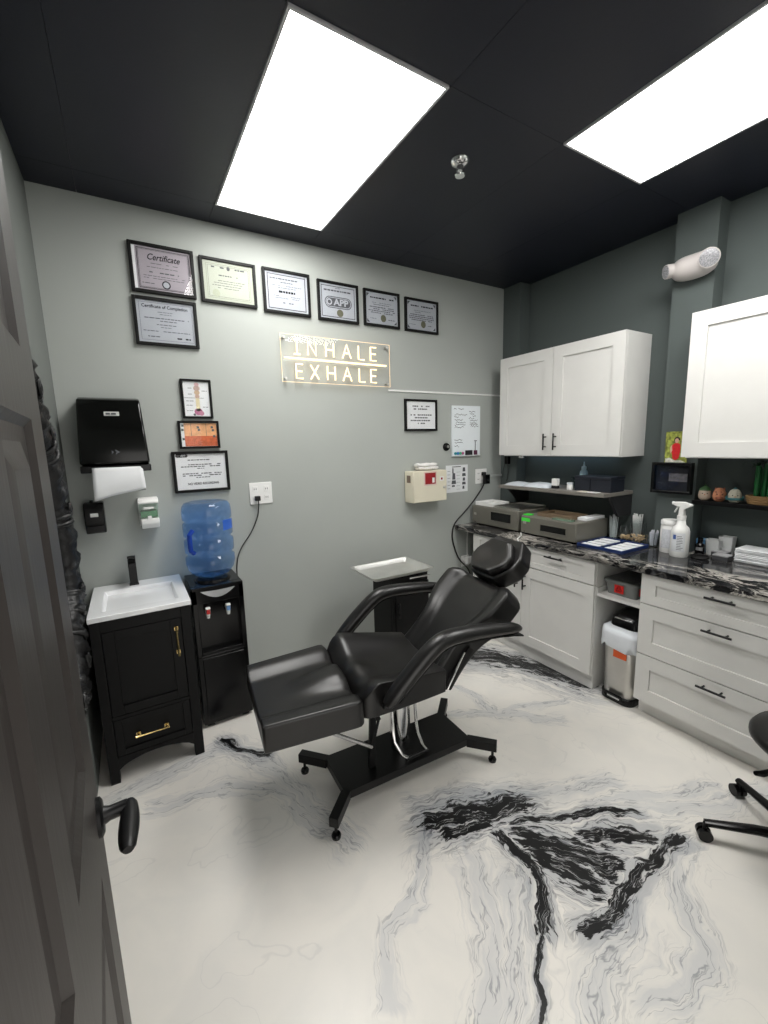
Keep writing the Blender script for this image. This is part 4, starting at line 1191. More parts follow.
# sharps box
def sharps():
    M_CREAM = mat('cream_enamel', (220, 214, 194), 0.4, var=0.02)
    x0, x1, z0, z1, d = -0.522, -0.190, 1.168, 1.418, 0.12
    t = thing('sharps_box', 'cream wall mounted sharps disposal box with a red label', 'sharps container', ((x0+x1)/2, -0.0005, z0))
    G().box(x0, x1, -d, -0.0005, z0, z1).build('housing', M_CREAM, t, bevel=0.006, seg=3)
    G().box(x0+0.002, x1-0.001, -d-0.006, -d-0.0003, z0+0.002, z1-0.002).build('front_door', M_CREAM, t, bevel=0.003)
    l = G().box(-0.420, -0.296, -d-0.0075, -d-0.006, 1.302, 1.412).build('label_plate', mat('label_cream', (214, 190, 180), 0.5), t, smooth=0)
    G().box(-0.410, -0.306, -d-0.0085, -d-0.0075, 1.312, 1.402).build('red_field', mat('deep_red_print', (150, 30, 36), 0.5), l, smooth=0)
    G().box(-0.340, -0.318, -d-0.0095, -d-0.0085, 1.322, 1.362).build('clip', M_WHITE, l, smooth=0)
    G().box(-0.262, -0.222, -d-0.0070, -d-0.006, 1.332, 1.366).build('small_label', M_WHITE, t, smooth=0)
    G().box(-0.252, -0.234, -d-0.0078, -d-0.007, 1.340, 1.358).build('small_label_mark', mat('deep_red_print', (150, 30, 36)), t, smooth=0)
    G().lathe([(0.011, -d-0.006), (0.011, -d-0.014), (0.006, -d-0.018), (0.002, -d-0.018)], (-0.218, 0, 1.278), 16, 'y').build('lock', M_STEEL, t)
    G().box(x0-0.002, x0-0.0003, -0.085, -0.035, 1.328, 1.386).build('side_label', mat('brown_label', (120, 104, 90), 0.6), t, smooth=0)
sharps()
t = thing('folded_towel', 'folded white cloth lying on top of the sharps box', 'towel', (-0.34, -0.06, 1.418))
g = G()
for k, (zz, xs) in enumerate(((1.437, 0.0), (1.462, -0.012))):
    pts = [(-0.440+xs+0.20*i/8, -0.062+0.004*sin(i), zz+0.003*sin(i*1.7+k)) for i in range(9)]
    G().tube(pts, [0.012]+[0.0165]*7+[0.012], 12, flat=1.0).map(lambda p: (p.x, -0.062+(p.y+0.062)*2.6, p.z)).build('fold', mat('white_cloth', (228, 226, 224), 0.8, bump=0.2, bscale=80), t, smooth=80)

# outlets
def outlet(label, x0, x1, z0, z1):
    t = thing('wall_outlet', label, 'outlet', ((x0+x1)/2, -0.0005, z0))
    G().box(x0, x1, -0.007, -0.0005, z0, z1).build('cover_plate', M_WHITE, t, bevel=0.002)
    n = 2 if (x1-x0) > 0.11 else 1
    for k in range(n):
        cx = x0+(x1-x0)*(k+0.5)/n
        for cz in (z0+(z1-z0)*0.3, z0+(z1-z0)*0.7):
            r = G().box(cx-0.016, cx+0.016, -0.009, -0.007, cz-0.018, cz+0.018).build('receptacle', M_WHITE, t, bevel=0.001)
            g = G().box(cx-0.008, cx-0.005, -0.0096, -0.009, cz-0.005, cz+0.006).box(cx+0.005, cx+0.008, -0.0096, -0.009, cz-0.005, cz+0.006)
            g.build('slot', M_INK, r, smooth=0)
    return t
outlet('white double outlet cover on the wall above the water cooler cord', -1.755, -1.606, 1.265, 1.408)
outlet('white outlet cover beside the printed instruction sheet', 0.238, 0.373, 1.262, 1.394)
outlet('white outlet cover low on the wall under the worktop end', 0.075, 0.165, 0.52, 0.62)
def cord(label, plug, pts, r, m, horizontal=False):
    t = thing('power_cable', label, 'cable', pts[0])
    px, pz = plug
    G().box(px-0.017, px+0.017, -0.040, -0.0098, pz-0.016, pz+0.016).build('plug', m, t, bevel=0.004)
    # smooth path
    P = [Vector(p) for p in pts]
    out = []
    for i in range(len(P)-1):
        a = P[max(i-1, 0)]; b = P[i]; c = P[i+1]; d = P[min(i+2, len(P)-1)]
        for k in range(6):
            s = k/6
            out.append(0.5*((2*b)+(c-a)*s+(2*a-5*b+4*c-d)*s*s+(3*b-a-3*c+d)*s**3))
    out.append(P[-1])
    G().tube(out, r, 8).build('cable', m, t, smooth=80)
    return t
M_CORD = mat('black_rubber_cord', (22, 21, 21), 0.5)
cord('thin black cord hanging from the double outlet to the water cooler', (-1.710, 1.305), [(-1.710, -0.036, 1.295), (-1.708, -0.032, 1.26), (-1.718, -0.014, 1.18), (-1.765, -0.010, 1.08), (-1.838, -0.008, 0.98), (-1.872, -0.007, 0.88), (-1.878, -0.007, 0.70)], 0.0035, M_CORD)
t = cord('black cord looping from the outlet down past the worktop end', (0.322, 1.350), [(0.322, -0.038, 1.33), (0.318, -0.036, 1.27), (0.27, -0.022, 1.18), (0.13, -0.012, 1.04), (0.0, -0.010, 0.935), (-0.034, -0.010, 0.84), (-0.018, -0.010, 0.74), (0.045, -0.010, 0.60), (0.16, -0.012, 0.47), (0.2, -0.02, 0.30)], 0.006, M_CORD)
G().box(0.292, 0.352, -0.075, -0.041, 1.262, 1.345).build('adapter', M_BLACKPLASTIC, t, bevel=0.006, seg=3)
t = cord('thin white cord rising from the low outlet under the worktop', (0.12, 0.594), [(0.12, -0.036, 0.60), (0.122, -0.03, 0.66), (0.13, -0.02, 0.76), (0.135, -0.02, 0.86)], 0.004, M_WHITE)
G().box(0.085, 0.160, -0.075, -0.041, 0.555, 0.62).build('adapter', M_WHITE, t, bevel=0.006, seg=3)
o = tag(G().box(0.373, XP-0.001, -0.014, -0.0005, 1.316, 1.334).build('cable_raceway', mat('grey_raceway', (188, 192, 190), 0.5), bevel=0.002), 'short grey cable raceway running from the outlet to the corner', 'cable cover')
o = tag(G().box(-0.660, XP-0.001, -0.008, -0.0005, 2.036, 2.050).build('cable_raceway', M_WHITE, bevel=0.002), 'long white cable raceway running from the lit sign to the corner', 'cable cover')

# ------------------------------------------------------------------ lit sign
def neon():
    t = thing('neon_sign', 'clear acrylic sign with warm lit letters reading INHALE EXHALE', 'neon sign', (-1.074, -0.001, 2.066))
    x0, x1, z0, z1 = -1.490, -0.658, 2.066, 2.366
    G().box(x0, x1, -0.030, -0.025, z0, z1).build('acrylic_panel', thin_glass('clear_acrylic', (255, 255, 255), 0.03, 0.45), t, smooth=0)
    ew = NT('edge_lit_acrylic')
    ew.b.inputs['Base Color'].default_value = lin((240, 220, 190))
    ew.b.inputs['Emission Color'].default_value = lin((255, 214, 160)); ew.b.inputs['Emission Strength'].default_value = 0.35
    g = G()
    for a, b, c, d in ((x0-0.003, x0, z0, z1), (x1, x1+0.003, z0, z1), (x0-0.003, x1+0.003, z0-0.003, z0), (x0-0.003, x1+0.003, z1, z1+0.003)): g.box(a, b, -0.030, -0.025, c, d)
    g.build('panel_edge', ew.m, t, smooth=0)
    for a, b in ((x0+0.022, z0+0.02), (x1-0.022, z0+0.02), (x0+0.022, z1-0.02), (x1-0.022, z1-0.02)):
        G().tube([(a, -0.0005, b), (a, -0.036, b)], 0.0085, 12).build('standoff', M_STEEL, t)
    nm = NT('warm_neon_tube')
    nm.b.inputs['Base Color'].default_value = lin((255, 236, 200))
    nm.b.inputs['Emission Color'].default_value = lin((255, 222, 168)); nm.b.inputs['Emission Strength'].default_value = 1.35
    L = {'I': [[(-.6, 1), (.6, 1)], [(0, 1), (0, -1)], [(-.6, -1), (.6, -1)]], 'N': [[(-.8, -1), (-.8, 1), (.8, -1), (.8, 1)]], 'H': [[(-.8, -1), (-.8, 1)], [(.8, -1), (.8, 1)], [(-.8, 0), (.8, 0)]],
         'A': [[(-.9, -1), (0, 1), (.9, -1)], [(-.55, -.25), (.55, -.25)]], 'L': [[(-.6, 1), (-.6, -1), (.7, -1)]], 'E': [[(.7, 1), (-.6, 1), (-.6, -1), (.7, -1)], [(-.6, 0), (.55, 0)]], 'X': [[(-.8, 1), (.8, -1)], [(.8, 1), (-.8, -1)]]}
    for word, zc, xs in (('INHALE', 2.290, (-1.384, -1.278, -1.147, -1.017, -0.902, -0.803)), ('EXHALE', 2.135, (-1.375, -1.265, -1.142, -1.018, -0.901, -0.804))):
        for ch, xc in zip(word, xs):
            g = G()
            for st in L[ch]:
                g.tube([(xc+a*0.036, -0.037, zc+b*0.046) for a, b in st], 0.0052, 8)
            g.build('letter', nm.m, t, smooth=50)
    G().tube([(-1.472, -0.037, 2.2155), (-0.694, -0.037, 2.2135)], 0.0062, 8).build('divider_bar', nm.m, t, smooth=50)
neon()

# ------------------------------------------------------------------ tray cabinet behind the chair
def tray_cabinet():
    x0, x1, y0, y1, zt = -1.035, -0.735, -0.600, -0.345, 0.775
    t = thing('tray_cabinet', 'narrow black cabinet with a door standing behind the treatment chair', 'cabinet', ((x0+x1)/2, (y0+y1)/2, 0))
    m = M_BLACKWOOD
    G().box(x0, x1, y0+0.018, y1, 0.02, zt).build('carcass', m, t, smooth=0, bevel=0.002)
    for a in (x0+0.02, x1-0.05):
        for b in (y0+0.03, y1-0.05):
            G().box(a, a+0.03, b, b+0.03, 0, 0.02).build('foot', M_BLACKPLASTIC, t)
    d = G().box(x0+0.026, x1-0.004, y0, y0+0.016, 0.03, zt-0.06).build('door', m, t, smooth=0, bevel=0.003)
    G().box(x0+0.002, x0+0.022, y0+0.004, y0+0.018, 0.03, zt-0.005).build('stile', m, t, smooth=0)
    G().tube([(x0+0.045, y0-0.022, 0.60), (x0+0.045, y0-0.022, 0.50)], 0.005, 8).tube([(x0+0.045, y0-0.022, 0.585), (x0+0.045, y0, 0.585)], 0.004, 8).tube([(x0+0.045, y0-0.022, 0.515), (x0+0.045, y0, 0.515)], 0.004, 8).build('handle', M_BLACKMETAL, d)
    G().tube([(x0+0.13, y0-0.012, 0.756), (x1-0.004, y0-0.012, 0.752)], 0.005, 8).build('front_rail', M_CHROME, t)
    s = thing('instrument_tray', 'shallow stainless steel instrument tray on the narrow black cabinet', 'tray', (-0.95, -0.455, zt+0.0005))
    X0, X1, Y0, Y1 = -1.185, -0.715, -0.632, -0.288
    z = zt+0.0005
    rings = [(0.030, z), (0.026, z+0.003), (0.010, z+0.026), (0.0, z+0.027), (0.0, z+0.031), (0.014, z+0.031), (0.032, z+0.007), (0.038, z+0.003)]
    vs = []; n = 0
    g = G()
    for d_, zz in rings:
        poly = rrect((X0+X1)/2, (Y0+Y1)/2, (X1-X0)/2-d_, (Y1-Y0)/2-d_, 0.022, 4)
        n = len(poly)
        g.v += [Vector((a, b, zz)) for a, b in poly]
    for k in range(len(rings)-1):
        for q in range(n):
            g.f.append((k*n+q, k*n+(q+1) % n, k*n+n+(q+1) % n, k*n+n+q))
    g.f.append(tuple(reversed(range(n))))
    g.f.append(tuple((len(rings)-1)*n+q for q in range(n)))
    g.build('tray_pan', mat('satin_steel', (222, 222, 219), 0.42, metal=0.92, var=0.05), s, smooth=40)
tray_cabinet()

# ------------------------------------------------------------------ ornate mirror on the left wall
def mirror():
    t = thing('ornate_mirror', 'ornate black carved mirror frame hanging on the left wall behind the open door', 'mirror', (XL+0.03, -1.0, 0.62))
    right = [(-1.0, 1.96), (-0.93, 1.92), (-0.85, 1.83), (-0.74, 1.74), (-0.64, 1.64), (-0.55, 1.48), (-0.50, 1.33), (-0.46, 1.15), (-0.47, 1.0), (-0.52, 0.93), (-0.60, 0.86), (-0.62, 0.76), (-0.67, 0.65), (-0.78, 0.60), (-0.90, 0.63)]
    pts = right+[(-2.0-y, z) for y, z in reversed(right[1:])]
    # resample
    P = [Vector((0, y, z)) for y, z in pts]
    out = []
    n = len(P)
    for i in range(n):
        a, b, c, d = P[i-1], P[i], P[(i+1) % n], P[(i+2) % n]
        for k in range(8):
            s = k/8
            out.append(0.5*((2*b)+(c-a)*s+(2*a-5*b+4*c-d)*s*s+(3*b-a-3*c+d)*s**3))
    cen = Vector((0, -1.0, 1.25))
    xw = XL+0.002
    m = mat('carved_black_lacquer', (24, 24, 25), 0.38, bump=0.5, bscale=110.0)
    # outer moulding with a scalloped section
    sec = [(0.000, 0.000), (0.000, 0.030), (0.014, 0.046), (0.030, 0.050), (0.048, 0.040), (0.066, 0.044), (0.086, 0.036), (0.100, 0.022), (0.104, 0.006), (0.104, 0.0)]
    g = G()
    N = len(out); K = len(sec)
    for i, p in enumerate(out):
        inw = (cen-p).normalized()
        lump = 1.0+0.14*sin(i*1.15)+0.10*sin(i*0.37+1)
        for d, h in sec:
            jit = 0.004*sin(i*2.6+d*90)
            q = p+inw*(d+0.004*sin(i*1.9))
            g.v.append(Vector((xw+h*lump+(jit if h > 0.02 else 0), q.y, q.z)))
    for i in range(N):
        for k in range(K):
            a = i*K+k; b = i*K+(k+1) % K
            c = ((i+1) % N)*K+(k+1) % K; d = ((i+1) % N)*K+k
            g.f.append((a, b, c, d))
    g.build('frame', m, t, smooth=70)
    inner = [p+(cen-p).normalized()*0.098 for p in out[::4]]
    g = G()
    k = len(inner)
    g.add([(xw, p.y, p.z) for p in inner]+[(xw+0.008, p.y, p.z) for p in inner], [tuple(range(k)), tuple(range(2*k-1, k-1, -1))]+[(i, i+k, (i+1) % k+k, (i+1) % k) for i in range(k)])
    g.build('mirror_glass', mat('mirror_silver', (205, 208, 210), 0.03, metal=1.0, var=0), t, smooth=0)
    # ribbon wraps and scrolls of the carving
    half = range(8, 8*14)
    wraps = [min(half, key=lambda q: abs(out[q].z-zz)) for zz in (1.72, 1.665, 1.38, 1.35, 0.98, 0.90, 0.80)]
    wraps += [N-8-q for q in wraps]
    for idx in wraps:
        p = out[idx % N]; inw = (cen-p).normalized()
        q0 = p+inw*0.004; q1 = p+inw*0.098
        pts_ = []
        for s in range(9):
            f = s/8
            q = q0.lerp(q1, f)
            pts_.append((xw+0.004+0.046*sin(pi*f)**0.4, q.y, q.z))
        G().tube(pts_, 0.011, 8).build('ribbon_wrap', m, t, smooth=70)
    for idx in (10, 24, 44, 64, 92, 112, 130, 180):
        p = out[idx % N]; inw = (cen-p).normalized(); tg = (out[(idx+1) % N]-out[idx % N-1]).normalized()
        sp = []
        for s in range(22):
            a = s*0.55; r = 0.034*(1-s/26)
            q = p+inw*(0.035+r*cos(a))+tg*(r*sin(a))
            sp.append((xw+0.046+0.0005*s, q.y, q.z))
        G().tube(sp, [0.009*(1-0.5*s/22) for s in range(22)], 8).build('scroll', m, t, smooth=70)
mirror()

# ------------------------------------------------------------------ rolling stool
def stool():
    cx, cy = -0.350, -2.460
    t = thing('rolling_stool', 'black rolling stool with a star base standing by the drawer cabinet', 'stool', (cx, cy, 0))
    prof = [(0.004, 0.455), (0.14, 0.456), (0.182, 0.464), (0.198, 0.482), (0.198, 0.497), (0.186, 0.516), (0.15, 0.524), (0.004, 0.527)]
    G().lathe(prof, (cx, cy, 0), 40).build('seat', M_LEATHER, t, smooth=60)
    G().tube([(cx, cy, 0.10), (cx, cy, 0.30), (cx, cy, 0.30), (cx, cy, 0.455)], [0.026, 0.026, 0.014, 0.014], 20).build('gas_lift', M_BLACKMETAL, t)
    G().tube([(cx, cy, 0.06), (cx, cy, 0.12)], [0.045, 0.035], 20).build('hub', M_BLACKPLASTIC, t)
    G().tube([(cx, cy, 0.445), (cx-0.10, cy+0.035, 0.435), (cx-0.235, cy+0.085, 0.430), (cx-0.262, cy+0.095, 0.438)], [0.008, 0.008, 0.011, 0.008], 10).build('height_lever', M_BLACKPLASTIC, t)
    G().box(cx-0.07, cx+0.07, cy-0.07, cy+0.07, 0.443, 0.4545).build('seat_plate', M_BLACKMETAL, t)
    for k in range(5):
        a = radians(129-72*k)
        d = Vector((cos(a), sin(a), 0))
        c = Vector((cx, cy, 0))
        l = G().tube([c+d*0.02+Vector((0, 0, 0.095)), c+d*0.15+Vector((0, 0, 0.092)), c+d*0.32+Vector((0, 0, 0.072))], [0.024, 0.021, 0.016], 10, flat=0.75).build('base_leg', M_BLACKPLASTIC, t)
        p = c+d*0.318
        s = Vector((-d.y, d.x, 0))
        for sd in (-1, 1):
            q = p+s*sd*0.014
            G().tube([(q.x-s.x*0.009, q.y-s.y*0.009, 0.026), (q.x+s.x*0.009, q.y+s.y*0.009, 0.026)], 0.026, 18).build('caster_wheel', M_BLACKPLASTIC, l)
        G().tube([(p.x, p.y, 0.03), (p.x, p.y, 0.075)], 0.008, 10).build('caster_stem', M_BLACKMETAL, l)
stool()

# ------------------------------------------------------------------ ceiling and pilaster fittings
t = thing('sprinkler_head', 'chrome fire sprinkler head on the black ceiling', 'sprinkler', (-0.934, -1.139, H-0.0005))
sx_, sy_ = -0.934, -1.139
G().lathe([(0.002, H-0.0005), (0.046, H-0.0005), (0.046, H-0.006), (0.036, H-0.020), (0.018, H-0.026), (0.002, H-0.026)], (sx_, sy_, 0), 24).build('escutcheon', M_CHROME, t, smooth=40)
G().tube([(sx_, sy_, H-0.025), (sx_, sy_, H-0.045)], [0.016, 0.014], 14).build('body', M_CHROME, t)
for sd in (-1, 1):
    G().tube([(sx_+sd*0.012, sy_, H-0.04), (sx_+sd*0.020, sy_, H-0.052), (sx_+sd*0.006, sy_, H-0.064)], 0.004, 8).build('yoke_arm', M_CHROME, t)
G().lathe([(0.002, H-0.070), (0.022, H-0.070), (0.025, H-0.065), (0.002, H-0.063)], (sx_, sy_, 0), 16).build('deflector', M_CHROME, t)

def emergency_light():
    x = XP-0.0005
    t = thing('emergency_light', 'white twin head emergency light on the slate pilaster', 'emergency light', (x, -1.515, 2.62))
    yc, zc = -1.505, 2.618
    M_EM = mat('white_emergency_plastic', (186, 180, 178), 0.4, var=0.02)
    g = G()
    n = 17
    pts, rs = [], []
    for k in range(n):
        f = k/(n-1)
        y = -1.395-0.235*f
        pts.append((x-0.040, y, zc-0.006+0.012*(2*f-1)**2)); rs.append(0.068*max(0.05, 1-abs(2*f-1)**3.2)**0.45)
    g.tube(pts, rs, 20)
    g.map(lambda p: (min(p.x, x), p.y, p.z))
    g.build('body', M_EM, t, smooth=60)
    for y, zz, d, r in ((-1.430, zc+0.004, Vector((-0.80, 0.58, -0.15)), 0.040), (-1.590, zc+0.014, Vector((-0.88, -0.38, -0.29)), 0.052)):
        d = d.normalized()
        c = Vector((x-0.045, y, zz))+d*0.022
        h = G().tube([c-d*0.02, c+d*0.035, c+d*0.048], [r*0.9, r, r*0.96], 24).build('lamp_head', M_EM, t)
        G().tube([c+d*0.0482, c+d*0.051], [r*0.88, r*0.80], 24).build('lens', mat('ribbed_lens', (150, 150, 154), 0.15, var=0.35, scale=160.0, bump=0.6, bscale=90.0), h)
emergency_light()

# ------------------------------------------------------------------ worktop equipment
ZC = 0.9155
M_GREYDEV = mat('warm_grey_enamel', (108, 106, 98), 0.38, var=0.03)
M_GREEN = mat('green_sticker', (72, 226, 72), 0.5, var=0.0)
M_SCREEN = mat('black_display_window', (6, 6, 7), 0.1)
def device(label, x, y0, y1, zt, win, sticker, back):
    t = thing('steriliser', label, 'steriliser', ((x+back)/2, (y0+y1)/2, ZC))
    zb = ZC+0.010
    for a in (x+0.03, back-0.05):
        for b in (y0-0.05, y1+0.03):
            G().box(a, a+0.02, b, b+0.02, ZC, zb).build('foot', M_BLACKPLASTIC, t)
    G().box(x+0.006, back, y0, y1, zb, zt).build('housing', M_GREYDEV, t, bevel=0.008, seg=3)
    f = G().box(x, x+0.0058, y0-0.004, y1+0.004, zb+0.004, zt-0.006).build('front_panel', M_GREYDEV, t, bevel=0.002)
    wy0, wy1, wz0, wz1 = win
    G().box(x-0.0015, x-0.0002, wy0, wy1, wz0, wz1).build('display_window', M_SCREEN, f, smooth=0)
    e = 0.006
    for a, b, c, d in ((wy0+e, wy1-e, wz1, wz1+e), (wy0+e, wy1-e, wz0-e, wz0), (wy0+e, wy0, wz0, wz1), (wy1, wy1-e, wz0, wz1)):
        G().box(x-0.004, x-0.0002, a, b, c, d).build('window_bezel', M_GREYDEV, f, smooth=0)
    if sticker:
        sy0, sy1, sz0, sz1 = sticker
        G().box(x-0.0012, x-0.0002, sy0, sy1, sz0, sz1).build('sticker', M_GREEN, f, smooth=0, label='bright green sticker')
    g = G().box(x-0.003, x-0.0002, y0-0.025, y0-0.055, zb+0.075, zb+0.095)
    g.build('maker_plate', mat('plate_grey', (160, 158, 150), 0.4), f, smooth=0)
    G().box(x-0.001, x-0.0002, y0-0.03, y0-0.045, zb+0.012, zb+0.018).build('power_switch', M_BLACKPLASTIC, f)
    return t
device('grey box steriliser with dark window standing against the back wall', 0.170, -0.040, -0.560, 1.085, (-0.270, -0.490, 0.978, 1.050), None, 0.545)
device('grey box steriliser with green sticker beside the blue tray', 0.170, -0.590, -1.072, 1.063, (-0.778, -0.995, 0.968, 1.014), (-0.600, -0.680, 1.018, 1.046), 0.545)
# loose trays and papers on the sterilisers
def tray(name, label, cat, x0, x1, y0, y1, z, h, m, wall=0.006):
    t = thing(name, label, cat, ((x0+x1)/2, (y0+y1)/2, z))
    G().box(x0, x1, y0, y1, z, z+0.004).build('bottom', m, t, smooth=0)
    for a, b, c, d in ((x0, x0+wall, y0, y1), (x1-wall, x1, y0, y1), (x0+wall, x1-wall, y0, y0+wall), (x0+wall, x1-wall, y1-wall, y1)):
        G().box(a, b, c, d, z+0.004, z+h).build('rim', m, t, smooth=0, bevel=0.001)
    return t
tray('white_tray', 'shallow white tray on the steriliser against the back wall', 'tray', 0.19, 0.40, -0.26, -0.06, 1.0855, 0.030, M_WHITE)
tray('steel_tray', 'flat steel tray on the steriliser against the back wall', 'tray', 0.20, 0.52, -0.55, -0.28, 1.0855, 0.016, M_STEEL)
tray('tan_tray', 'tan ribbed tray lying on the steriliser with the green sticker', 'tray', 0.24, 0.44, -0.98, -0.69, 1.0635, 0.026, mat('tan_plastic', (122, 104, 84), 0.5, bump=0.2))
o = tag(G().box(0.30, 0.52, -1.06, -0.99, 1.0635, 1.085).build('paper_stack', M_PAPER, bevel=0.002), 'small stack of white paper beside the tan tray', 'paper')
o = tag(G().box(0.19, 0.235, -1.02, -0.86, 1.0635, 1.074).build('glass_strip', mat('green_glass', (150, 180, 160), 0.1, trans=0.6), bevel=0.002), 'pale green glass strip lying in front of the tan tray', 'glass strip')
o = tag(G().box(0.185, 0.24, -0.655, -0.60, 1.0635, 1.071).build('sticker_card', M_GREEN, bevel=0.001), 'bright green card on top of the steriliser', 'card')

# wall shelf above the sterilisers
t = thing('wall_shelf', 'grey laminate shelf with a dark end bracket above the sterilisers', 'shelf', (0.5, -0.68, 1.24))
M_LAM = mat('grey_laminate', (122, 118, 112), 0.45, var=0.05)
G().prism([(0.325, -0.200), (0.325, -1.165), (XR-0.001, -1.165), (XR-0.001, -0.190), (XP-0.002, -0.190), (XP-0.002, -0.200)], 1.236, 1.262, 'z').build('shelf_board', M_LAM, t, smooth=0, bevel=0.003)
G().prism([(0.40, 1.235), (XR-0.001, 1.235), (XR-0.001, 1.085), (0.52, 1.085)], -1.160, -1.140, 'y').build('end_bracket', mat('dark_bracket', (38, 38, 40), 0.5), t, smooth=0)
G().prism([(0.40, 1.235), (XR-0.001, 1.235), (XR-0.001, 1.10), (0.55, 1.10)], -0.230, -0.215, 'y').build('end_bracket', mat('dark_bracket', (38, 38, 40), 0.5), t, smooth=0)
ZS = 1.2625
M_PACK = mat('clear_packet_white', (214, 220, 226), 0.25, var=0.06, scale=20, bump=0.3, bscale=30)
def packet(label, x0, x1, y0, y1, z, h):
    g = G()
    n = 8
    for i in range(n+1):
        for j in range(n+1):
            a, b = i/n, j/n
            g.v.append(Vector((x0+(x1-x0)*a, y0+(y1-y0)*b, z+h*(sin(pi*a)*sin(pi*b))**0.35+0.003*sin(i*2.1)*sin(j*1.7)*(sin(pi*a)*sin(pi*b)))))
    for i in range(n):
        for j in range(n):
            q = i*(n+1)+j
            g.f.append((q, q+1, q+n+2, q+n+1))
    k = len(g.v)
    g.v += [Vector((x0, y0, z)), Vector((x1, y0, z)), Vector((x1, y1, z)), Vector((x0, y1, z))]
    g.f.append((k, k+1, k+2, k+3))
    tag(g.build('sterile_packet', M_PACK, smooth=60), label, 'packet', 'white packets on the grey shelf')
packet('flat white packet at the back corner end of the grey shelf', 0.36, 0.53, -0.23, -0.41, ZS, 0.028)
packet('larger glossy white packet lying on the grey shelf', 0.36, 0.56, -0.42, -0.66, ZS, 0.034)
t = thing('card_box', 'small upright white box with a black foot on the grey shelf', 'box', (0.42, -0.70, ZS))
G().box(0.40, 0.43, -0.685, -0.735, ZS, ZS+0.022).build('box_foot', M_INK, t); G().box(0.40, 0.43, -0.685, -0.735, ZS+0.022, ZS+0.075).build('box_body', M_WHITE, t, bevel=0.002)
t = thing('dropper_bottle', 'pale blue dropper bottle standing on the grey shelf', 'bottle', (0.60, -0.822, ZS))
G().lathe([(0.002, ZS), (0.028, ZS), (0.029, ZS+0.01), (0.029, ZS+0.12), (0.022, ZS+0.135), (0.012, ZS+0.14)], (0.60, -0.822, 0), 20).build('bottle_body', mat('pale_blue_bottle', (172, 200, 214), 0.3), t, smooth=60)
G().lathe([(0.012, ZS+0.14), (0.018, ZS+0.14), (0.018, ZS+0.163), (0.008, ZS+0.168), (0.004, ZS+0.20), (0.002, ZS+0.201)], (0.60, -0.822, 0), 16).build('nozzle_cap', mat('pale_blue_cap', (186, 208, 218), 0.3), t, smooth=40)
t = thing('clear_cup', 'clear plastic cup standing beside the pale blue dropper bottle', 'cup', (0.545, -0.785, ZS))
M_CLEAR = thin_glass('clear_plastic', (235, 240, 240), 0.05)
G().lathe([(0.002, ZS), (0.022, ZS), (0.027, ZS+0.085), (0.025, ZS+0.085), (0.0205, ZS+0.004), (0.002, ZS+0.004)], (0.545, -0.785, 0), 20).build('cup_wall', M_CLEAR, t, smooth=50)
t = thing('white_jar', 'small squat white jar on the front of the grey shelf', 'jar', (0.42, -0.835, ZS))
G().lathe([(0.002, ZS), (0.022, ZS), (0.023, ZS+0.035), (0.02, ZS+0.04)], (0.42, -0.835, 0), 18).build('jar_body', M_WHITE, t, smooth=40); G().lathe([(0.024, ZS+0.04), (0.024, ZS+0.052), (0.002, ZS+0.053)], (0.42, -0.835, 0), 18).build('lid', M_PACK, t, smooth=40)
M_DBOX = mat('dark_navy_card', (26, 30, 40), 0.5)
for y0, y1, lb in ((-0.885, -1.005, 'short dark navy box in the middle of the grey shelf'), (-1.010, -1.160, 'long dark navy box at the bracket end of the grey shelf')):
    t = thing('storage_box', lb, 'box', (0.48, (y0+y1)/2, ZS), group='dark boxes on the grey shelf')
    G().box(0.405, 0.57, y0, y1, ZS, ZS+0.088).build('box_body', M_DBOX, t, bevel=0.002)
    G().box(0.401, 0.574, y0+0.002, y1-0.002, ZS+0.0885, ZS+0.108).build('lid', M_DBOX, t, bevel=0.002)
for k, (yy, c) in enumerate(((-0.95, (220, 214, 200)), (-1.03, (226, 226, 226)))):
    o = tag(G().box(0.335, 0.39, yy, yy-0.07, ZS, ZS+0.003).build('business_card', mat('card_%d' % k, c, 0.6), smooth=0), ('cream card lying on the front edge of the grey shelf', 'white card lying on the front edge of the grey shelf')[k], 'card')

# fittings under the wall cabinet
t = thing('puck_light', 'round chrome puck light under the wall cabinet', 'light', (0.50, -0.30, 1.5105))
G().lathe([(0.002, 1.5105), (0.032, 1.5105), (0.032, 1.494), (0.027, 1.488), (0.002, 1.487)], (0.50, -0.30, 0), 20).build('puck_body', M_CHROME, t, smooth=40)
t = thing('led_strip', 'slim cool white light strip under the wall cabinet above the grey shelf', 'light', (0.64, -0.70, 1.505))
G().box(0.628, 0.652, -0.25, -1.04, 1.5075, 1.5105).build('channel', M_STEEL, t, smooth=0)
_e = NT('cool_led_lens'); _e.b.inputs['Emission Color'].default_value = lin((190, 225, 255)); _e.b.inputs['Emission Strength'].default_value = 2.2
G().box(0.631, 0.649, -0.255, -1.035, 1.5065, 1.5075).build('lens', _e.m, t, smooth=0)
t = thing('power_adapter', 'black power adapter with thin wire hanging on the corner pilaster', 'adapter', (XP-0.02, -0.09, 1.44))
G().box(XP-0.036, XP-0.0005, -0.075, -0.115, 1.430, 1.500).build('adapter_body', M_BLACKPLASTIC, t, bevel=0.003)
G().tube([(XP-0.012, -0.095, 1.432), (XP-0.010, -0.098, 1.36), (XP-0.008, -0.09, 1.30), (XP-0.008, -0.08, 1.275)], 0.003, 8).tube([(XP-0.012, -0.085, 1.495), (XP-0.010, -0.06, 1.44), (XP-0.008, -0.035, 1.36), (XP-0.008, -0.03, 1.30)], 0.0025, 8).build('wire', M_CORD, t)

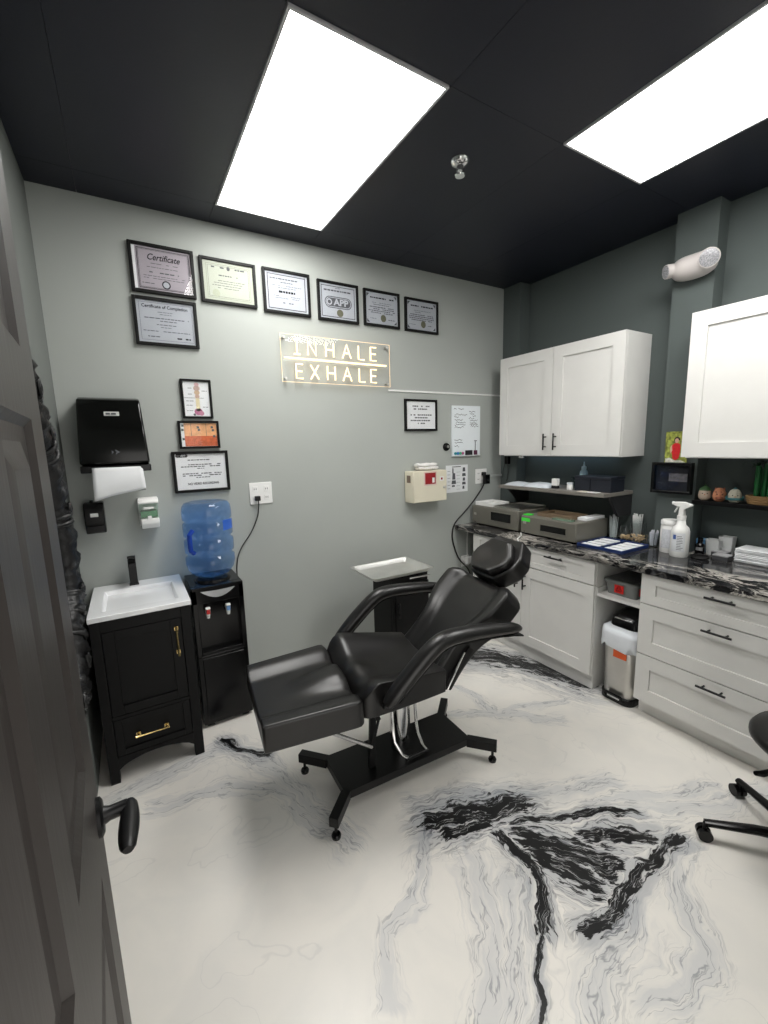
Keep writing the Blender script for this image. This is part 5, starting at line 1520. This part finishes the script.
# blue tray with white wells
def blue_tray():
    z = ZC
    t = thing('blue_tray', 'blue tray with rows of white labelled wells on the worktop', 'tray', (0.33, -1.25, z), radians(-3))
    m = mat('navy_tray_plastic', (26, 48, 98), 0.35)
    x0, x1, y0, y1 = 0.160, 0.470, -1.405, -1.090
    G().box(x0, x1, y0, y1, z, z+0.006).build('base', m, t, bevel=0.002)
    for a, b, c, d in ((x0, x0+0.010, y0, y1), (x1-0.010, x1, y0, y1), (x0+0.01, x1-0.01, y0, y0+0.010), (x0+0.01, x1-0.01, y1-0.010, y1)):
        G().box(a, b, c, d, z+0.006, z+0.022).build('rim', m, t, bevel=0.002)
    G().box(x0+0.01, x1-0.01, -1.252, -1.243, z+0.006, z+0.019).build('divider', m, t)
    for i in range(4):
        for j in range(2):
            xx = x0+0.022+i*0.072; yy = (-1.235 if j else -1.400)
            G().box(xx, xx+0.050, yy+0.010, yy+0.130, z+0.0065, z+0.017).build('white_card', M_PAPER, t, bevel=0.001)
blue_tray()

# glass jars
def jar(label, x, y, r, h, fill=None, fh=0.0, sticks=None, m=None):
    t = thing('glass_jar', label, 'jar', (x, y, ZC))
    mm = m or thin_glass('jar_glass', (252, 254, 254), 0.04, 2.6)
    G().lathe([(0.002, ZC), (r*0.96, ZC), (r, ZC+0.006), (r, ZC+h), (r*0.93, ZC+h), (r*0.93, ZC+0.01), (0.002, ZC+0.008)], (x, y, 0), 24).build('jar_wall', mm, t, smooth=40)
    if fill:
        rnd = random.Random(int(1000*(x-y)))
        g = G()
        for k in range(46):
            a, q = rnd.uniform(0, 2*pi), sqrt(rnd.random())*(r*0.80)
            c = (x+q*cos(a), y+q*sin(a), ZC+0.016+rnd.random()*fh)
            g.ball(c, 0.008, 0.008, 0.006, 7, 5)
        g.build('contents', fill, t, smooth=60, kind='stuff')
    if sticks:
        rnd = random.Random(5+int(1000*x))
        for k in range(sticks[0]):
            a = rnd.uniform(0, 2*pi); q = rnd.uniform(0.1, 0.7)*r; q2 = q*1.15
            G().tube([(x+q*cos(a)*0.8, y+q*sin(a)*0.8, ZC+0.012), (x+q2*cos(a), y+q2*sin(a), ZC+h*rnd.uniform(1.0, 1.2))], 0.0035, 6).build('stick', sticks[1], t)
    return t
M_TAN = mat('pale_wood_chips', (206, 176, 138), 0.7, var=0.15, scale=60)
M_STRAW = mat('pale_plastic_stick', (196, 200, 200), 0.35)
jar('tall glass jar of clear sticks beside the grey steriliser', 0.545, -1.115, 0.036, 0.150, sticks=(22, M_STRAW))
jar('short glass jar with pale wooden caps next to the stick jar', 0.56, -1.195, 0.036, 0.105, M_TAN, 0.02)
jar('open glass jar of white tubes in the back of the group', 0.630, -1.235, 0.040, 0.160, sticks=(20, M_WHITE))
jar('round glass jar half full of pale wooden caps', 0.540, -1.292, 0.050, 0.150, M_TAN, 0.045)
jar('low glass cup of white paper tubes beside the wipes canister', 0.520, -1.400, 0.036, 0.095, sticks=(22, mat('lilac_white_tube', (206, 206, 216), 0.5)))

# wipes canister, spray bottle and the small things next to them
t = thing('wipes_canister', 'tall white wipes canister behind the spray bottle', 'canister', (0.470, -1.535, ZC))
cx, cy = 0.470, -1.525
G().lathe([(0.002, ZC), (0.050, ZC), (0.052, ZC+0.006), (0.052, ZC+0.165), (0.049, ZC+0.172), (0.049, ZC+0.178)], (cx, cy, 0), 28).build('canister_body', M_WHITE, t, smooth=40)
G().lathe([(0.053, ZC+0.1785), (0.053, ZC+0.20), (0.048, ZC+0.206), (0.02, ZC+0.209), (0.002, ZC+0.209)], (cx, cy, 0), 28).build('lid', M_WHITE, t, smooth=40)
def wrap(cx, cy, r, a0, a1, z0, z1, n=10):
    g = G()
    for k in range(n):
        p, q = radians(a0+(a1-a0)*k/n), radians(a0+(a1-a0)*(k+1)/n)
        g.add([(cx+r*cos(p), cy+r*sin(p), z0), (cx+r*cos(q), cy+r*sin(q), z0), (cx+r*cos(q), cy+r*sin(q), z1), (cx+r*cos(p), cy+r*sin(p), z1)], [(0, 1, 2, 3)])
    return g
wrap(cx, cy, 0.0525, 150, 215, ZC+0.03, ZC+0.15).build('canister_label', mat('pale_label', (206, 208, 214), 0.6, var=0.1, scale=90), t)
def spray():
    cx, cy = 0.405, -1.612
    t = thing('spray_bottle', 'white trigger spray bottle on the granite worktop', 'spray bottle', (cx, cy, ZC))
    z = ZC
    G().lathe([(0.002, z), (0.046, z), (0.049, z+0.008), (0.049, z+0.155), (0.042, z+0.178), (0.026, z+0.195), (0.022, z+0.225), (0.020, z+0.228)], (cx, cy, 0), 28).build('bottle_body', M_WHITE, t, smooth=50)
    G().lathe([(0.024, z+0.225), (0.024, z+0.25), (0.016, z+0.252)], (cx, cy, 0), 20).build('collar', M_WHITE, t, smooth=40)
    h = G().prism([(cy+0.045, z+0.312), (cy+0.045, z+0.330), (cy-0.01, z+0.334), (cy-0.05, z+0.322), (cy-0.052, z+0.312), (cy-0.012, z+0.288), (cy-0.016, z+0.251), (cy+0.016, z+0.251), (cy+0.012, z+0.300)], cx-0.015, cx+0.015, 'x').build('trigger_head', M_WHITE, t, bevel=0.004, seg=3)
    G().bar((cx, cy+0.020, z+0.310), (cx, cy+0.040, z+0.266), 0.016, 0.007, (0, 1, 0)).build('trigger', M_WHITE, h, bevel=0.002)
    G().tube([(cx, cy+0.045, z+0.322), (cx, cy+0.056, z+0.322)], 0.010, 12).build('nozzle', M_WHITE, h)
    l = wrap(cx, cy, 0.0495, 150, 235, z+0.035, z+0.150).build('bottle_label', mat('label_white', (222, 224, 228), 0.5), t)
    g = G()
    rnd = random.Random(3)
    for k in range(9):
        zz = z+0.128-k*0.010
        a0 = 185; a1 = 185+rnd.uniform(25, 42)
        g2 = wrap(cx, cy, 0.0499, a0, a1, zz, zz+0.003, 4)
        g.add(g2.v, g2.f)
    g.build('label_print', M_GREYINK, l, kind='stuff')
    wrap(cx, cy, 0.0499, 160, 180, z+0.110, z+0.138, 4).build('label_logo', mat('logo_blue', (70, 96, 160), 0.5), l)
spray()
t = thing('ink_bottle', 'small black ink bottle with white label beside the spray bottle', 'bottle', (0.50, -1.70, ZC))
ix, iy = 0.535, -1.668
G().lathe([(0.002, ZC), (0.024, ZC), (0.025, ZC+0.004), (0.025, ZC+0.062), (0.014, ZC+0.074), (0.012, ZC+0.08)], (ix, iy, 0), 20).build('bottle_body', M_BLACKPLASTIC, t, smooth=40)
G().lathe([(0.014, ZC+0.078), (0.014, ZC+0.104), (0.010, ZC+0.106), (0.002, ZC+0.106)], (ix, iy, 0), 16).build('cap', M_BLACKPLASTIC, t, smooth=40)
wrap(ix, iy, 0.0255, 150, 235, ZC+0.03, ZC+0.05).build('bottle_label', mat('grey_label', (150, 150, 152), 0.5), t)
t = thing('blue_cup', 'small blue plastic tub behind the black ink bottle', 'tub', (0.62, -1.64, ZC))
loft(G(), [(rrect(0.62, -1.645, 0.025, 0.022, 0.006), ZC), (rrect(0.62, -1.645, 0.03, 0.026, 0.006), ZC+0.085)]).build('tub_wall', mat('sky_blue_plastic', (96, 146, 190), 0.35), t, bevel=0.002)
for cx_, cy_, h, lb in ((0.60, -1.715, 0.095, 'translucent white square tub next to the blue tub'), (0.645, -1.765, 0.115, 'taller translucent white tub against the slate wall')):
    t = thing('white_tub', lb, 'tub', (cx_, cy_, ZC), group='white tubs on the worktop')
    loft(G(), [(rrect(cx_, cy_, 0.024, 0.030, 0.006), ZC), (rrect(cx_, cy_, 0.031, 0.037, 0.006), ZC+h), (rrect(cx_, cy_, 0.028, 0.034, 0.005), ZC+h), (rrect(cx_, cy_, 0.022, 0.028, 0.005), ZC+0.006)]).build('tub_wall', mat('milky_plastic', (206, 208, 208), 0.35), t, smooth=40)
for x0, y0, lb in ((0.585, -1.760, 'flat dark grey box beside the milky tubs'), (0.50, -1.800, 'flat dark grey box beside the napkin stack')):
    t = thing('dark_box', lb, 'box', (x0, y0, ZC), group='flat grey boxes on the worktop')
    if True:
        G().box(x0-0.035, x0+0.035, y0-0.038, y0+0.038, ZC, ZC+0.026).build('box_body', mat('dark_grey_card', (62, 63, 66), 0.5), t, bevel=0.002)
        G().box(x0-0.036, x0+0.036, y0-0.039, y0+0.039, ZC+0.0262, ZC+0.034).build('lid', mat('light_grey_card', (150, 150, 152), 0.5), t, bevel=0.002)
t = thing('napkin_stack', 'thick stack of folded white paper napkins on the worktop', 'napkins', (0.58, -1.95, ZC))
for k in range(9):
    rnd = random.Random(k)
    o = rnd.uniform(-0.003, 0.003)
    G().box(0.52+o, 0.665, -2.08, -1.848+o, ZC+0.0088*k, ZC+0.0088*k+0.0078).build('napkin', M_PAPER, t, bevel=0.002)
t = thing('dark_coil', 'coil of thin black cable lying in front of the spray bottle', 'cable', (0.43, -1.70, ZC))
pts = [(0.44+0.035*cos(k*0.5)*(1-0.004*k), -1.712+0.045*sin(k*0.5), ZC+0.004+0.0004*k) for k in range(40)]
G().tube(pts, 0.0035, 8).build('cable', M_CORD, t, smooth=80)
o = tag(G().tube([(0.165, -0.60, ZC+0.006), (0.10, -0.66, ZC+0.006), (0.03, -0.70, ZC+0.006), (-0.006, -0.72, ZC+0.006), (-0.014, -0.735, ZC-0.02), (-0.012, -0.74, 0.80)], 0.0045, 8).build('white_cable', M_WHITE, smooth=80), 'thin white cable hanging over the worktop front edge', 'cable')

# ------------------------------------------------------------------ pilaster picture, photo, display shelf
t = thing('shadow_box', 'black glossy shadow box frame hanging on the slate pilaster', 'picture frame', (XP-0.02, -1.475, 1.276))
x = XP-0.0005
y0, y1, z0, z1 = -1.360, -1.592, 1.278, 1.475
e = 0.018
for a, b, c, d in ((y0, y1, z0, z0+e), (y0, y1, z1-e, z1), (y0, y0-e, z0+e, z1-e), (y1+e, y1, z0+e, z1-e)):
    G().box(x-0.040, x, a, b, c, d).build('frame_side', M_BLACKPLASTIC, t, smooth=0, bevel=0.002)
G().box(x-0.010, x, y0-e, y1+e, z0+e, z1-e).build('picture', mat('dark_night_print', (18, 20, 30), 0.4, var=0.6, scale=14), t, smooth=0)
G().box(x-0.0115, x-0.0101, -1.455, -1.560, 1.355, 1.405).build('grey_band', mat('dim_grey_print', (96, 94, 98), 0.5, var=0.3, scale=40), t, smooth=0)
g = G()
rnd = random.Random(8)
for k in range(16):
    yy, zz = rnd.uniform(-1.385, -1.57), rnd.uniform(1.305, 1.445)
    g.add([(x-0.0118, yy, zz), (x-0.0118, yy-rnd.uniform(0.006, 0.02), zz), (x-0.0118, yy-0.012, zz+rnd.uniform(0.002, 0.006))], [(0, 1, 2)])
g.build('print_specks', M_GREYINK, t, kind='stuff')
G().box(x-0.036, x-0.034, y0-e, y1+e, z0+e, z1-e).build('glass', M_GLASS, t, smooth=0)
# photo leaning on top of the shadow box
t = thing('photo_print', 'photo of a dark haired person in a red dress standing on the shadow box', 'photo', (XP-0.02, -1.487, 1.4755))
xp = XP-0.022
G().box(xp, xp+0.004, -1.425, -1.552, 1.4756, 1.668).build('photo_card', mat('leafy_photo_print', (142, 150, 66), 0.45, var=0.6, scale=40), t, smooth=0)
xf_ = xp-0.0006
def flat(poly, m, nm, dx=0.0):
    G().add([(xf_-dx, y, z) for y, z in poly], [tuple(range(len(poly)))]).build(nm, m, t, smooth=0)
flat([(-1.472, 1.50), (-1.462, 1.55), (-1.466, 1.585), (-1.480, 1.596), (-1.500, 1.596), (-1.512, 1.585), (-1.514, 1.55), (-1.506, 1.50), (-1.488, 1.488)], mat('red_dress_print', (206, 32, 38), 0.5, var=0.1, scale=60), 'red_dress')
flat([(-1.458, 1.53), (-1.454, 1.57), (-1.464, 1.586), (-1.468, 1.55)], mat('skin_print', (214, 170, 146), 0.5), 'arm', 0.0003)
flat([(-1.490+0.011*cos(a*0.52), 1.611+0.015*sin(a*0.52)) for a in range(12)], mat('skin_print', (214, 170, 146), 0.5), 'face', 0.0003)
flat([(-1.491+0.018*cos(a*0.26-0.15), 1.615+0.020*sin(a*0.26-0.15)) for a in range(14)], mat('hair_print', (44, 28, 26), 0.5), 'hair', 0.0002)
flat([(-1.430, 1.4765), (-1.430, 1.50), (-1.455, 1.505), (-1.485, 1.488), (-1.52, 1.49), (-1.548, 1.4765)], mat('pale_flower_print', (206, 206, 196), 0.5, var=0.3, scale=80), 'flowers', 0.0003)
# black display shelf below the second wall cabinet
t = thing('display_shelf', 'black display shelf under the wall cabinet beside the pilaster', 'shelf', (0.58, -2.0, 1.235))
G().box(0.520, XR-0.001, -1.6065, -2.62, 1.226, 1.250).build('shelf_board', M_BLACKWOOD, t, smooth=0, bevel=0.002)
ZD = 1.2505
def figurine(label, x, y, body, accent, style):
    t = thing('animal_figurine', label, 'figurine', (x, y, ZD), group='little animal figurines on the black shelf')
    mb = mat('fig_%d_%d_%d' % body, body, 0.45, var=0.04); ma = mat('fig_%d_%d_%d' % accent, accent, 0.45, var=0.04)
    prof = [(0.002, ZD), (0.018, ZD), (0.029, ZD+0.012), (0.033, ZD+0.030), (0.031, ZD+0.052), (0.023, ZD+0.070), (0.010, ZD+0.080), (0.002, ZD+0.081)]
    b = G().lathe(prof, (x, y, 0), 22).build('body', mb, t, smooth=70)
    f = Vector((-0.82, -0.57, 0)).normalized(); f = Vector((-0.90, -0.43, 0)); s = Vector((f.y, -f.x, 0))
    f = Vector((-0.93, -0.37, 0)).normalized(); s = Vector((-f.y, f.x, 0))
    c = Vector((x, y, ZD+0.040))
    for sd in (-1, 1):
        G().ball(c+f*0.031+s*sd*0.012+Vector((0, 0, 0.004)), 0.0032, n=8, m=6).build('eye', M_INK, b)
    G().ball(c+f*0.034+Vector((0, 0, -0.003)), 0.0034, n=8, m=6).build('beak', mat('fig_nose', (196, 120, 70), 0.5), b)
    if style == 'leaf':
        G().lathe([(0.0305, ZD+0.060), (0.027, ZD+0.070), (0.012, ZD+0.083), (0.004, ZD+0.087), (0.003, ZD+0.097), (0.001, ZD+0.097)], (x, y, 0), 16).build('leaf_cap', ma, t, smooth=60)
    elif style == 'ears':
        for sd in (-1, 1):
            p = c+s*sd*0.018+Vector((0, 0, 0.024))
            G().tube([p, p+Vector((0, 0, 0.018))+s*sd*0.003], [0.009, 0.002], 10).build('ear', ma, t)
        G().ball(c+f*0.022+Vector((0, 0, -0.018)), 0.020, 0.020, 0.012).build('tummy_patch', ma, t)
        for k in range(4):
            q = c+f*0.026+s*(-0.018+0.012*k)+Vector((0, 0, 0.018-0.01*(k % 2)))
            G().ball(q, 0.0045, n=8, m=6).build('spot', ma, t)
    else:
        G().lathe([(0.034, ZD+0.016), (0.038, ZD+0.021), (0.036, ZD+0.028), (0.033, ZD+0.030)], (x, y, 0), 20).build('scarf', ma, t, smooth=60)
        G().ball((x, y, ZD+0.078), 0.010).build('tuft', ma, t)
        for sd in (-1, 1):
            q = c+s*sd*0.034+Vector((0, 0, -0.014))
            G().ball(q, 0.011, 0.009, 0.014).build('wing', ma, t)
figurine('round cream figurine with a green leaf cap', 0.560, -1.658, (206, 186, 168), (70, 104, 66), 'leaf')
figurine('round orange spotted figurine with pointed ears', 0.560, -1.733, (196, 132, 100), (150, 88, 66), 'ears')
figurine('round pale figurine with a teal scarf', 0.560, -1.808, (196, 192, 176), (62, 118, 124), 'scarf')
def bamboo():
    cx, cy = 0.580, -1.925
    t = thing('bamboo_plant', 'green lucky bamboo in a woven basket on the black shelf', 'plant', (cx, cy, ZD))
    mk = mat('woven_straw', (150, 118, 78), 0.7, bump=0.4, bscale=120)
    for k in range(4):
        pts = [(cx+(0.045+0.005*sin(k))*cos(a*0.26), cy+(0.055+0.004*k)*sin(a*0.26), ZD+0.007+0.0115*k) for a in range(25)]
        G().tube(pts, 0.0075, 8, closed=False).build('basket_coil', mk, t, smooth=70)
    G().lathe([(0.002, ZD), (0.042, ZD), (0.044, ZD+0.036), (0.002, ZD+0.036)], (cx, cy, 0), 20, sx=1.0, sy=1.15).build('soil', mat('dark_soil', (40, 32, 26), 0.9), t)
    ms = mat('bamboo_green', (20, 88, 42), 0.35, var=0.15, scale=30); ml = mat('bamboo_leaf', (18, 58, 30), 0.45, var=0.2, scale=30)
    for k, (dx, dy, h) in enumerate(((-0.02, 0.022, 0.185), (-0.005, -0.008, 0.20), (0.012, 0.012, 0.17), (-0.018, -0.036, 0.19), (0.01, -0.045, 0.16))):
        x, y = cx+dx, cy+dy
        pts, rs = [], []
        n = 12
        for q in range(n+1):
            pts.append((x, y, ZD+0.03+h*q/n)); rs.append(0.0115 if q % 3 else 0.0135)
        st = G().tube(pts, rs, 12).build('stalk', ms, t, smooth=60)
        for q in range(4):
            a = k*1.3+q*1.6
            d = Vector((cos(a)*0.6, sin(a), 0))
            p = Vector((x, y, ZD+0.03+h*0.98))
            g = G()
            for s in range(7):
                f = s/6
                c_ = p+d*0.075*f+Vector((0, 0, 0.028*sin(f*2.4)-0.012*f))
                wv = Vector((-d.y, d.x, 0))*0.007*sin(pi*min(1, f*0.9+0.1))
                g.v += [c_-wv, c_+wv]
            for s in range(6): g.f.append((2*s, 2*s+1, 2*s+3, 2*s+2))
            o = g.build('leaf', ml, st, smooth=60)
            so = o.modifiers.new('solid', 'SOLIDIFY'); so.thickness = 0.0008
bamboo()
